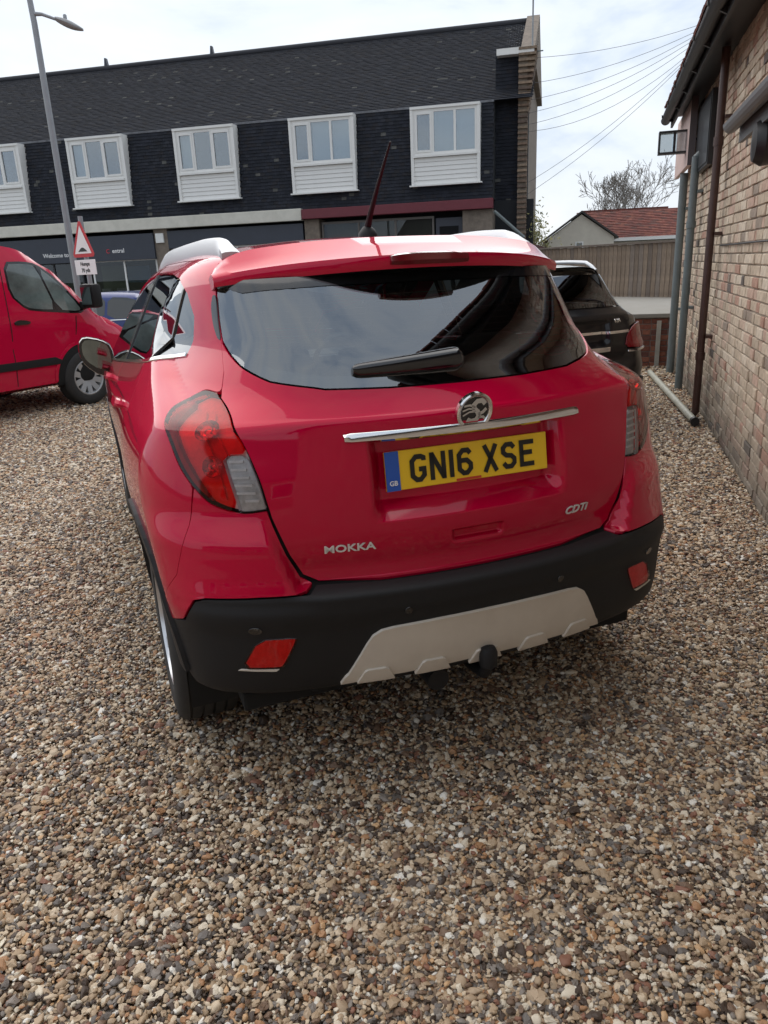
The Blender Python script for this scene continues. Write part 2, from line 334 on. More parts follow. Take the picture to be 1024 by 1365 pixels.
# ------------------------------------------------------------------ brickwork
def pix(P):   # where a world point falls in the picture, as a guide to what is near and in view
    v=Vector(P)-Vector((0,0,CAMH)); d=v.dot(_f)
    if d<.1: return (-9,-9,d)
    return (.5+FPX*v.dot(_R)/d/1024,.5-FPX*v.dot(_U)/d/1365,d)
BRICKMESH={}
def brickmesh(kind,var,w,h,dp,matl):
    key=(kind,var,matl.name)
    if key in BRICKMESH: return BRICKMESH[key]
    bm=bmesh.new(); bmesh.ops.create_cube(bm,size=1)
    for v in bm.verts: v.co=Vector((v.co.x*w,v.co.y*dp,v.co.z*h))
    es=[e for e in bm.edges if all(v.co.y>0 for v in e.verts)]
    bmesh.ops.bevel(bm,geom=es,offset=.005,segments=1,affect='EDGES')
    rr=random.Random(var*7+len(kind))
    for v in bm.verts: v.co+=Vector((rr.uniform(-.0025,.0025),rr.uniform(-.002,.002),rr.uniform(-.002,.002)))
    me=bpy.data.meshes.new('brick'); bm.to_mesh(me); bm.free(); me.materials.append(matl); BRICKMESH[key]=me; return me
def brickwork(parent,u0,u1,z0,z1,matO,matI,limit=300,holes=()):
    """Flemish bond on the parent's local XZ plane, face towards +Y"""
    mw=parent.matrix_world if parent.parent is None else parent.parent.matrix_world@parent.matrix_local
    mw=Matrix.Translation(parent.location)@parent.rotation_euler.to_matrix().to_4x4()
    items=[]; z=z0; row=0
    while z+.06<z1:
        x=u0-(.055 if row%2 else .225*.7); k=row%2
        while x<u1:
            w=.215 if k%2==0 else .1025
            a,b=max(x,u0),min(x+w,u1)
            if b-a>.05 and not any(h[0]<(a+b)/2<h[1] and h[2]<z+.03<h[3] for h in holes): items.append((a,b,z,k%2))
            x+=w+.010; k+=1
        z+=.075; row+=1
    sc=[]
    for i,(a,b,z,k) in enumerate(items):
        px=pix(mw@Vector(((a+b)/2,0,z+.03))); v=(-.03<px[0]<1.03 and -.03<px[1]<1.03)
        sc.append((-(b-a)/px[2]**2 if v and px[2]>0 else 0,i))
    sc.sort(); single=set(i for s_,i in sc[:limit] if s_<0); rest=MB()
    for i,(a,b,z,k) in enumerate(items):
        var=random.randrange(5); dy=random.uniform(-.006,.003); full=abs((b-a)-(.1025 if k else .215))<1e-4
        if i in single and full:
            me=brickmesh('h' if k else 's',var,b-a,.065,.05,matO); o=bpy.data.objects.new('brick',me); COL.objects.link(o); o.parent=parent
            o.location=((a+b)/2,-.025+dy,z+.0325); o.rotation_euler=(0,random.uniform(-.008,.008),random.uniform(-.012,.012))
        else:
            me=brickmesh('h' if k else 's',var,.1025 if k else .215,.065,.05,matO); s_=(b-a)/(.1025 if k else .215)
            rest.add([(v.co.x*s_+(a+b)/2,v.co.y-.025+dy,v.co.z+z+.0325) for v in me.vertices],[tuple(p.vertices) for p in me.polygons])
    if rest.v:
        o=rest.build('brickwork',matI,parent,fixn=False); tag(o,kind='stuff')
buff=[((.60,.49,.37),2.6),((.53,.43,.32),2.2),((.65,.55,.43),2.0),((.47,.38,.285),1.5),((.53,.37,.285),1.4),((.45,.27,.20),.6),((.33,.265,.21),.7),((.15,.125,.11),.25),((.56,.42,.32),1.4)]
dirt=(.02,.62,(.10,.088,.072),.55)
brickO=randmat('buff_brick',buff,'object',rough=.92,noise=(22,.28),bump=.5,bump_scale=120,dirt=dirt)
brickI=randmat('buff_brick_far',buff,'island',rough=.92,noise=(22,.28),bump=.5,bump_scale=120,dirt=dirt)
redb=[((.26,.09,.06),2),((.21,.075,.05),2),((.31,.12,.075),1.5),((.17,.07,.055),1)]
redO=randmat('red_brick',redb,'object',rough=.92,noise=(22,.4),bump=.4); redI=randmat('red_brick_far',redb,'island',rough=.92,noise=(22,.4),bump=.4)
mortar=mat('mortar',(.44,.38,.31),rough=.95,noise=(3.5,.7,(.20,.165,.13)),bump=.4,bump_scale=120)
mortar_grey=mat('mortar_grey',(.22,.20,.18),rough=.95,noise=(6,.6))
tilegrey=[((.014,.017,.026),2),((.017,.020,.030),2),((.012,.015,.023),1.6),((.021,.024,.033),1),((.018,.018,.023),1),((.09,.09,.085),.10)]
slateI=randmat('grey_tile',tilegrey,'island',rough=.95,noise=(5,.35),bump=.2,bump_scale=40)
tilered=[((.20,.055,.040),2),((.16,.045,.035),2),((.235,.075,.05),1.2),((.13,.05,.04),1)]
redtileI=randmat('red_tile',tilered,'island',rough=.85,noise=(6,.4),bump=.2,bump_scale=40)
def tiles(name,parent,m,O,U,Vv,w,h,tw=.165,tg=.10,clip=None,thick=.012):
    """overlapping tiles over a slope: O lower-left corner, U along eave, Vv up the slope"""
    O,U,Vv=Vector(O),Vector(U).normalized(),Vector(Vv).normalized(); Nn=U.cross(Vv).normalized()
    rows=int(h/tg)+1; cols=int(w/tw)+1; b=MB()
    for r_ in range(rows):
        for c_ in range(cols):
            x0=c_*tw+(tw/2 if r_%2 else 0)-tw/2; x1=x0+tw-.004; x0=max(0,x0); x1=min(w,x1)
            if x1-x0<.02: continue
            y0=r_*tg; y1=min(y0+tg*1.35,h)
            if clip and clip((x0+x1)/2,y0+tg/2): continue
            j=random.uniform(-.006,.006); k=random.uniform(0,.008)
            p=lambda a,q,n_:O+U*a+Vv*q+Nn*n_
            b.add([p(x0,y0+j,thick*1.9+k),p(x1,y0+j,thick*1.9+k),p(x1,y1,.003),p(x0,y1,.003),p(x0,y0+j,thick*.6),p(x1,y0+j,thick*.6)],[(0,1,2,3),(4,5,1,0),(4,0,3),(5,2,1)])
    o=b.build(name,m,parent,fixn=False); tag(o,kind='stuff'); return o
# ------------------------------------------------------------------ buff brick building on the right
WA_=90-16.3
BW=empty('brick_building',(2.19,4.06,0),R(WA_)); tag(BW,'buff brick building with dark eaves and downpipes beside the gravel','building')
MB().box(-9,6.9,-4.2,-.015,-.3,3.2).build('wall_core',mortar,BW)
brickwork(BW,-1.3,6.9,-.02,3.16,brickO,brickI,300)
eave=mat('eave_black',(.016,.016,.018),rough=.45,noise=(20,.3)); brownp=mat('brown_pipe',(.060,.028,.022),rough=.4,noise=(12,.5,(.09,.05,.04)))
greyp=mat('grey_pipe',(.17,.20,.205),rough=.45,noise=(9,.5,(.11,.13,.125)))
UF=6.55
MB().box(-9,UF,-.01,.235,3.10,3.125).build('soffit',eave,BW); MB().box(-9,UF,.235,.26,2.98,3.16).build('fascia',eave,BW)
b=MB(); prof=[(.262+.058*(1-math.cos(t)),3.075-.058*math.sin(t)) for t in np.linspace(0,math.pi,9)]; prof2=[(.262+.058-.052*math.cos(t),3.075-.052*math.sin(t)) for t in np.linspace(math.pi,0,9)]
b.prism(prof+prof2,-9,UF+.02,'x'); gt=b.build('gutter',eave,BW)
for u_ in np.arange(-1,6.4,.9): MB().prism([(.255,2.99),(.39,3.06),(.39,3.085),(.255,3.03)],u_,u_+.03,'x').build('gutter_bracket',eave,gt)
rf=MB().prism([(.30,3.13),(-4.6,5.6),(-4.6,5.72),(.30,3.20)],-9,UF,'x').build('roof',mat('roof_felt',(.04,.035,.033),rough=.9),BW)
tiles('roof_tiles',BW,redtileI,(UF,.335,3.20),(-1,0,0),(0,-4.9,2.53),9.5,5.5,.165,.10)
MB().box(4.3,5.35,-.6,-.595,3.2,3.21).build('flashing',eave,BW)
def downpipe(u_,o_,z0,z1,r_,m,name='downpipe',collars=(),brk=()):
    b=MB().tube([(u_,o_,z0),(u_,o_,z1)],r_,14); p=b.build(name,m,BW,True)
    for zc in collars: MB().tube([(u_,o_,zc),(u_,o_,zc+.07)],r_*1.22,14).build('pipe_collar',m,p,True)
    for zc in brk:
        MB().box(u_-.075,u_+.075,.0,o_-r_*.8,zc,zc+.03,.004).build('pipe_bracket',m,p)
    return p
p=downpipe(3.10,.085,.06,3.09,.034,brownp,collars=(.55,2.35),brk=(.75,1.63,2.55))
MB().tube([(3.10,.085,.08),(3.10,.10,.04),(3.10,.16,.01)],.034,12).build('pipe_shoe',brownp,p,True)
p=downpipe(4.85,.09,.0,2.46,.042,greyp,collars=(1.75,),brk=(.9,2.1)); downpipe(6.2,.085,.0,2.42,.048,greyp,collars=(),brk=(.8,2.0))
MB().tube([(4.85,.09,2.44),(4.85,.03,2.5),(4.85,-.05,2.52)],.042,12).build('pipe_elbow',greyp,p,True)
# little tiled canopy over the side door
cn=MB().box(-2.4,.80,.0,.215,2.12,2.15).build('door_canopy',mat('canopy_soffit',(.55,.46,.36),rough=.8),BW)
MB().prism([(.0,2.17),(.215,2.17),(.215,2.22),(.0,2.36)],-2.4,.80,'x').build('canopy_roof',mat('canopy_red',(.14,.045,.035),rough=.85),cn)
tiles('canopy_tiles',cn,redtileI,(.80,.255,2.225),(-1,0,0),(0,-.26,.15),3.2,.30,.165,.10)
MB().box(-2.4,.80,.217,.24,2.10,2.22).build('canopy_fascia',mat('canopy_grey',(.10,.105,.11),rough=.5),cn)
b=MB(); prof=[(.242+.045*(1-math.cos(t)),2.205-.05*math.sin(t)) for t in np.linspace(0,math.pi,9)]; prof2=[(.242+.045-.040*math.cos(t),2.205-.045*math.sin(t)) for t in np.linspace(math.pi,0,9)]
b.prism(prof+prof2,-2.4,.82,'x').build('canopy_gutter',mat('canopy_gutter_grey',(.16,.165,.17),rough=.4),cn)
MB().tube([(-1.3,.012,1.545),(1.2,.012,1.548),(2.98,.012,1.545)],.007,6).build('wall_cable',eave,BW,True)
# dark wall lamp under the canopy
lm=empty('wall_lamp',(Matrix.Translation((2.19,4.06,0))@Matrix.Rotation(R(WA_),4,'Z'))@Vector((.12,0,2.02)),R(WA_)); tag(lm,'round black lamp fixed to brick wall under the small canopy','lamp')
MB().lathe([(.0,.05),(.03,.06),(.05,.045),(.10,.10),(.22,.115),(.26,.09),(.27,.001)],24,'y').build('lamp_body',eave,lm,True)
MB().lathe([(-.0,.07),(-.012,.07)],20,'y').build('lamp_base',eave,lm,True)
WM=Matrix.Translation((2.19,4.06,0))@Matrix.Rotation(R(WA_),4,'Z')
def onwall(name,u_,o_,z_): return empty(name,WM@Vector((u_,o_,z_)),R(WA_))
sg_=onwall('sign_board',6.25,.09,2.42); tag(sg_,'pale pink blank board under the eaves of the brick building','sign board')
MB().box(-1.08,.75,.0,.05,.0,.66,.004).build('board',mat('pink_board',(.66,.50,.46),rough=.6,noise=(3,.25)),sg_); 
MB().box(-1.11,-1.082,-.01,.06,-.01,.67).build('edge_trim',mat('board_trim',(.12,.10,.10),rough=.6),sg_)
sg2=onwall('shutter_box',4.55,.02,2.30); tag(sg2,'black board fixed high on brick wall beside the brown downpipe','board')
MB().box(-.52,.60,.0,.045,.0,.66,.004).build('board',eave,sg2); MB().box(-.50,.58,.046,.052,.03,.60).build('board_panel',mat('board_black',(.02,.022,.026),rough=.35),sg2)
ln=onwall('flood_lamp',5.6,.0,2.58); tag(ln,'square black framed lamp with two glass panes projecting from brick wall','lamp')
MB().tube([(0,0,.14),(0,.14,.14)],.015,8).build('bracket',eave,ln,True)
fr=MB()
fr.box(-.07,.07,.10,.44,.0,.018).box(-.07,.07,.10,.44,.222,.24).box(-.07,.07,.10,.118,.018,.222).box(-.07,.07,.422,.44,.018,.222).box(-.07,.07,.258,.282,.018,.222)
fr.build('lamp_frame',eave,ln)
lg=glassmat('lamp_glass',(.72,.75,.76),gloss=.10)
MB().box(-.05,.05,.12,.256,.025,.215).build('lamp_pane',lg,ln); MB().box(-.05,.05,.284,.42,.025,.215).build('lamp_pane',lg,ln)
# pipe lying on the gravel
pa=Vector((2.84,6.72,.045)); pb=Vector((3.52,9.85,.045))
lp=MB().tube([pa,pb],.034,12).build('loose_pipe',mat('pale_pipe',(.42,.42,.36),rough=.5,noise=(9,.6,(.25,.26,.2))),None,True); tag(lp,'pale plastic pipe lying on the gravel along the brick wall','pipe')
MB().tube([pa-(pb-pa).normalized()*.01,pa+(pb-pa).normalized()*.05],.040,12).build('pipe_collar',eave,lp,True)
# ------------------------------------------------------------------ terrace with low red brick wall, fence
TR=empty('low_brick_wall',(4.85,10.5,0),R(180-14)); tag(TR,'low red brick retaining wall with concrete top behind the black car','wall')
MB().box(-.35,4.2,-5.5,-.011,-.3,.66).build('wall_core',mortar_grey,TR); brickwork(TR,-.35,4.2,-.02,.66,redO,redI,120)
MB().box(-.4,4.25,-5.6,.03,.66,.715,.008).build('coping_slab',concrete,TR)
MB().box(.93,.99,.005,.03,0,.62,.004).build('pale_post',mat('pale_paint',(.42,.40,.35),rough=.7,noise=(8,.6)),TR)
fence_m=randmat('fence_board',[((.22,.165,.12),2),((.19,.145,.11),2),((.25,.19,.14),1.5),((.165,.13,.105),1),((.21,.17,.14),1)],'object',rough=.9,noise=(7,.4),bump=.3,bump_scale=60)
FN=empty('board_fence',(5.72,14.3,.55),R(180-58.5)); tag(FN,'weathered close boarded timber fence standing above the low red brick wall','fence')
FL=9.2; k=0; x=0
bmesh_=None
while x<FL:
    o=MB()
    if bmesh_ is None:
        ob=MB().add([(0,0,0),(.118,.0,0),(.118,.009,0),(0,.018,0),(0,0,1.14),(.118,0,1.14),(.118,.009,1.14),(0,.018,1.14)],[(0,3,2,1),(4,5,6,7),(0,1,5,4),(1,2,6,5),(2,3,7,6),(3,0,4,7)]).build('fence_board',fence_m,FN); bmesh_=ob.data
    else: ob=bpy.data.objects.new('fence_board',bmesh_); COL.objects.link(ob); ob.parent=FN
    ob.location=(x,0,random.uniform(-.008,.008)); ob.rotation_euler=(0,random.uniform(-.006,.006),0); x+=.106
fgrey=mat('fence_rail',(.15,.12,.10),rough=.9,noise=(9,.5))
MB().box(0,FL,-.01,.05,1.14,1.175).build('capping_rail',fgrey,FN)
for x in np.arange(0,FL,1.83): MB().box(x,x+.1,-.1,-.005,-.7,1.16).build('fence_post',fgrey,FN)
for z in (.15,.6,1.0): MB().box(0,FL,-.05,-.004,z,z+.07).build('arris_rail',fgrey,FN)
# low wall between yard and road
LW=empty('boundary_wall',(-1.0,15.55,0),R(180)); tag(LW,'low boundary wall with pale coping between the yard and the road','wall')
MB().box(0,24,-.2,-.011,-.5,.36).build('wall_core',mortar_grey,LW); brickwork(LW,.0,24,-.02,.36,brickO,brickI,60); MB().box(-.03,24.03,-.24,.03,.36,.43,.008).build('coping',concrete,LW)
# ------------------------------------------------------------------ body surface of the red car (X right, Y forward, Z up, origin under the rear axle)
def interp(v,xs,ys):
    # smooth monotone-ish cubic (Catmull) interpolation
    xs=np.asarray(xs,float); ys=np.asarray(ys,float); v=np.clip(v,xs[0],xs[-1])
    m=np.empty_like(ys); d=np.diff(ys)/np.diff(xs)
    m[0]=d[0]; m[-1]=d[-1]
    m[1:-1]=np.where(d[:-1]*d[1:]>0,2*d[:-1]*d[1:]/np.where(d[:-1]+d[1:]==0,1,d[:-1]+d[1:]),0)
    i=np.clip(np.searchsorted(xs,v,side='right')-1,0,len(xs)-2)
    h=xs[i+1]-xs[i]; t=(v-xs[i])/h
    return ((1+2*t)*(1-t)**2*ys[i]+t*(1-t)**2*h*m[i]+t*t*(3-2*t)*ys[i+1]+t*t*(t-1)*h*m[i+1])
def sst(a,b,v):
    t=np.clip((v-a)/(b-a),0,1); return t*t*(3-2*t)
ZA=[.18,.26,.34,.45,.58,.70,.80,.90,.98,1.05,1.10,1.16,1.30,1.45,1.54,1.62,1.75]
WA=[.79,.842,.866,.880,.892,.902,.908,.908,.900,.878,.854,.824,.755,.680,.634,.57,.40]
ZR=[.18,.30,.36,.42,.53,.60,.636,.650,.660,.668,.70,.75,.80,.86,.95,1.03,1.085,1.104,1.116,1.17,1.25,1.36,1.47,1.56,1.75]
YR=[-.50,-.645,-.716,-.734,-.748,-.765,-.765,-.752,-.716,-.690,-.686,-.695,-.700,-.698,-.690,-.676,-.664,-.657,-.643,-.588,-.529,-.438,-.338,-.25,-.08]
KZ=[.18,.6,.9,1.08,1.20,1.32,1.7]; KK=[.20,.25,.30,.33,.17,.08,.06]; K4=[0,0,0,0,2.7,4.7,5.2]
ZC=[.18,.60,.636,.650,.660,.668,.70,.75,.79,.878,.90]; YCN=[0,0,.007,-.003,-.037,-.061,-.058,-.042,-.032,0,0]
YT=[-.8,-.45,-.1,.4,.9,1.35,1.75,2.3,2.6,3.1,3.4,3.6]; ZT=[1.545,1.562,1.588,1.606,1.603,1.58,1.50,1.16,1.06,.985,.90,.74]
ZF=[.18,.35,.6,.8,.95,1.2,1.7]; YF=[3.30,3.46,3.505,3.48,3.40,3.4,3.4]
def smax(a,b,r):
    h=np.maximum(r-np.abs(a-b),0)/r
    return np.maximum(a,b)+h*h*r*.25
def bulge(z): return .012*sst(.885,.79,z)*sst(.45,.70,z)
def wside(y,z):
    w=interp(z,ZA,WA)
    t=np.maximum(.35-y,0)/.85
    w=w-(.036+.068*sst(1.0,1.4,z))*t**2
    t=np.maximum(y-1.9,0)/1.5
    w=w-.13*t**2.2
    w=w+bulge(z)*sst(-.28,-.46,y)
    # haunch over the rear arch, waist along doors
    w=w+.012*np.exp(-((y-.05)/.55)**2)*np.exp(-((z-.86)/.16)**2)
    w=w-.016*np.exp(-((y-1.3)/.75)**2)*np.exp(-((z-.58)/.16)**2)
    return w
def yrear(x,z):
    y=interp(z,ZR,YR); ax=np.abs(x)
    y=y+interp(z,KZ,KK)*x*x+interp(z,KZ,K4)*np.minimum(ax,.72)**6+1.0*np.maximum(ax-.58,0)**2
    y=y+interp(z,ZC,YCN)*sst(0,.045,ax-(.545+(z-.752)*.36))
    # number plate recess
    e=sst(.315,.265,ax); zb=np.clip((z-.822)/.048,0,1)*sst(1.062,1.040,z)
    y=y+.062*e*zb
    # handle recess
    y=y+.022*sst(.085,.068,ax)*sst(.735,.745,z)*sst(.775,.768,z)
    return y
def F(x,y,z):
    ax=np.abs(x)
    fs=(ax-wside(y,z))*.96
    fr=(yrear(x,z)-y)*.85
    zt=interp(y,YT,ZT)-.05*(x/.6)**2-.05*np.maximum(ax-.45,0)**2*4
    ft=(z-zt)
    ff=(y-(interp(z,ZF,YF)-.35*x*x))*.9
    f=smax(fs,fr,.085)
    f=smax(f,ff,.16)
    f=smax(f,ft,.07)
    return f
XC,YC,RA=.42,-.05,.36
SA=XC; SB=SA+RA*np.pi/2
def sray(s):
    a=np.abs(s); sg=np.where(s<0,-1.,1.)
    th=np.clip((a-SA)/RA,0,np.pi/2)
    ox=np.minimum(a,XC); oy=np.where(a>SB,YC+(a-SB),YC)
    return sg*ox,oy,sg*np.sin(th),-np.cos(th)
def surf(s,z,off=0.):
    s=np.asarray(s,float); z=np.asarray(z,float)
    ox,oy,dx,dy=sray(s)
    lo=np.zeros_like(s+z); hi=np.full_like(lo,1.2)
    for _ in range(32):
        m=(lo+hi)/2; v=F(ox+dx*m,oy+dy*m,z)
        lo=np.where(v<0,m,lo); hi=np.where(v<0,hi,m)
    m=(lo+hi)/2
    P=np.stack([ox+dx*m,oy+dy*m,z+0*m],-1)
    return P
def grad(P,e=.003):
    g=np.stack([F(P[...,0]+e,P[...,1],P[...,2])-F(P[...,0]-e,P[...,1],P[...,2]),
                F(P[...,0],P[...,1]+e,P[...,2])-F(P[...,0],P[...,1]-e,P[...,2]),
                F(P[...,0],P[...,1],P[...,2]+e)-F(P[...,0],P[...,1],P[...,2]-e)],-1)
    return g/np.maximum(np.linalg.norm(g,axis=-1,keepdims=True),1e-9)
def roof(x,y):
    x=np.asarray(x,float);y=np.asarray(y,float); lo=np.full_like(x+y,.6); hi=np.full_like(lo,1.9)
    for _ in range(32):
        m=(lo+hi)/2; v=F(x,y,m); lo=np.where(v<0,m,lo); hi=np.where(v<0,hi,m)
    return np.stack([x+0*lo,y+0*lo,(lo+hi)/2],-1)
def s_of(P):
    x,y=P[0],P[1]; sg=-1 if x<0 else 1; ax=abs(x)
    if ax<XC and y<YC: return sg*ax
    if y<YC: return sg*(SA+RA*np.arctan2(ax-XC,YC-y))
    return sg*(SB+y-YC)
# ------------------------------------------------------------------ shared car materials
paint=mat('red_paint',(.48,.0003,.033),rough=.42,metal=.35,coat=1,coat_rough=.045,spec=.0,coat_ior=1.43)
blackp=mat('black_plastic',(.011,.011,.012),rough=.55,spec=.3,bump=.12,bump_scale=700)
gloss_black=mat('gloss_black',(.008,.008,.009),rough=.12,coat=.6)
dark=mat('dark_void',(.006,.006,.006),rough=.9)
rubber=mat('tyre_rubber',(.018,.018,.018),rough=.75,noise=(30,.6,(.035,.033,.03)))
chrome=mat('chrome',(.72,.72,.72),rough=.12,metal=1)
silver=mat('silver_plastic',(.60,.555,.485),rough=.42,metal=.15,noise=(9,.4,(.47,.42,.36)))
alloy=mat('alloy',(.55,.56,.58),rough=.3,metal=.85)
railm=mat('rail_silver',(.50,.52,.55),rough=.35,metal=.55)
carglass=glassmat('car_glass',(.50,.55,.54),gloss=.17)
sideglass=glassmat('side_glass',(.10,.11,.12),gloss=.14)
clearglass=glassmat('clear_glass',(.7,.76,.75),gloss=.10)
redlens=mat('red_lens',(.56,.001,.006),rough=.3,spec=.05,coat=1,coat_rough=.01,noise=(30,.3,(.42,.001,.006)))
redlens2=mat('red_lens_inner',(.44,.006,.012),rough=.4,spec=.05,coat=1,coat_rough=.01,noise=(90,.7,(.52,.03,.04)))
whitelens=mat('white_lens',(.55,.55,.56),rough=.25,metal=.4,coat=1,noise=(80,.8,(.22,.22,.23)))
lens_red=glassmat('lamp_lens_red',(.99,.05,.06),gloss=.0,rough=.06,glcol=(1,.95,.95)); lens_clear=glassmat('lamp_lens_clear',(.9,.9,.9),gloss=.0)
reflector=mat('lamp_reflector',(.88,.86,.86),rough=.4,metal=.0,noise=(70,.5,(.6,.58,.58))); bowl=mat('lamp_bowl',(.75,.74,.74),rough=.18,metal=.9)
fabric=mat('seat_cloth',(.06,.06,.064),rough=.9)
yellow=mat('plate_yellow',(.88,.56,.008),rough=.35,coat=.4,noise=(9,.2,(.80,.49,.01)))
plateblue=mat('plate_blue',(.01,.09,.45),rough=.35,coat=.3)
black=mat('black_ink',(.008,.008,.008),rough=.4)
white=mat('white_ink',(.8,.8,.8),rough=.4)
def make_wheel(parent,x,y,r,w,rim_r,side,spokes=5,rimmat=None,steel=False):
    """side -1: outer face towards -X"""
    rimmat=rimmat or alloy
    b=MB(); h=w/2; o=side
    b.lathe([(-o*h*.9,rim_r*.96),(-o*h*.9,.03),(o*h*.25,.03),(o*h*.25,rim_r*.97)],28,'x',(x,y,r))
    wh=b.build('wheel',dark,parent,True)
    prof=[(o*h*.82,rim_r-.004),(o*h*.96,rim_r+.01),(o*h*1.0,rim_r+.05*r/.347),(o*h*.93,r-.022),(o*h*.80,r-.006)]
    # tread with grooves
    for gx in (.55,.2,-.15,-.5): prof+=[(o*h*(gx+.09),r),(o*h*(gx+.085),r-.008),(o*h*(gx-.085+.1),r-.008),(o*h*(gx),r)]
    prof+=[(-o*h*.80,r-.006),(-o*h*.93,r-.022),(-o*h*1.0,rim_r+.05),(-o*h*.82,rim_r-.004)]
    MB().lathe(prof,48,'x',(x,y,r)).build('tyre',rubber,wh,True)
    b=MB(); b.lathe([(o*h*.80,rim_r-.002),(o*h*.90,rim_r),(o*h*.93,rim_r-.012),(o*h*.80,rim_r-.022),(o*h*.2,rim_r-.03)],40,'x',(x,y,r))
    b.lathe([(o*h*.55,.001),(o*h*.62,.03),(o*h*.6,.06),(o*h*.3,.065)],24,'x',(x,y,r))
    for k in range(spokes):
        for dd in ((-.16,.16) if not steel else (0,)):
            a=2*math.pi*k/spokes+dd+.3; ca,sa=math.cos(a),math.sin(a); hw=.017 if not steel else .03
            def q(rr,t,xx): return (x+o*xx,y+ca*rr-sa*t,r+sa*rr+ca*t)
            r0,r1=.05,rim_r-.012
            v=[q(r0,-hw,h*.62),q(r0,hw,h*.62),q(r1,hw*1.2,h*.86),q(r1,-hw*1.2,h*.86),q(r0,-hw,h*.4),q(r0,hw,h*.4),q(r1,hw*1.2,h*.6),q(r1,-hw*1.2,h*.6)]
            b.add(v,[(0,1,2,3),(4,7,6,5),(0,4,5,1),(1,5,6,2),(2,6,7,3),(3,7,4,0)])
    b.build('rim',rimmat,wh,True)
    return wh
def sY(Y,z):
    Y=np.asarray(Y,float); lo=np.full_like(Y,SA); hi=np.full_like(Y,4.6)
    for _ in range(22):
        m=(lo+hi)/2; b=surf(m,z)[...,1]<Y; lo=np.where(b,m,lo); hi=np.where(b,hi,m)
    return (lo+hi)/2
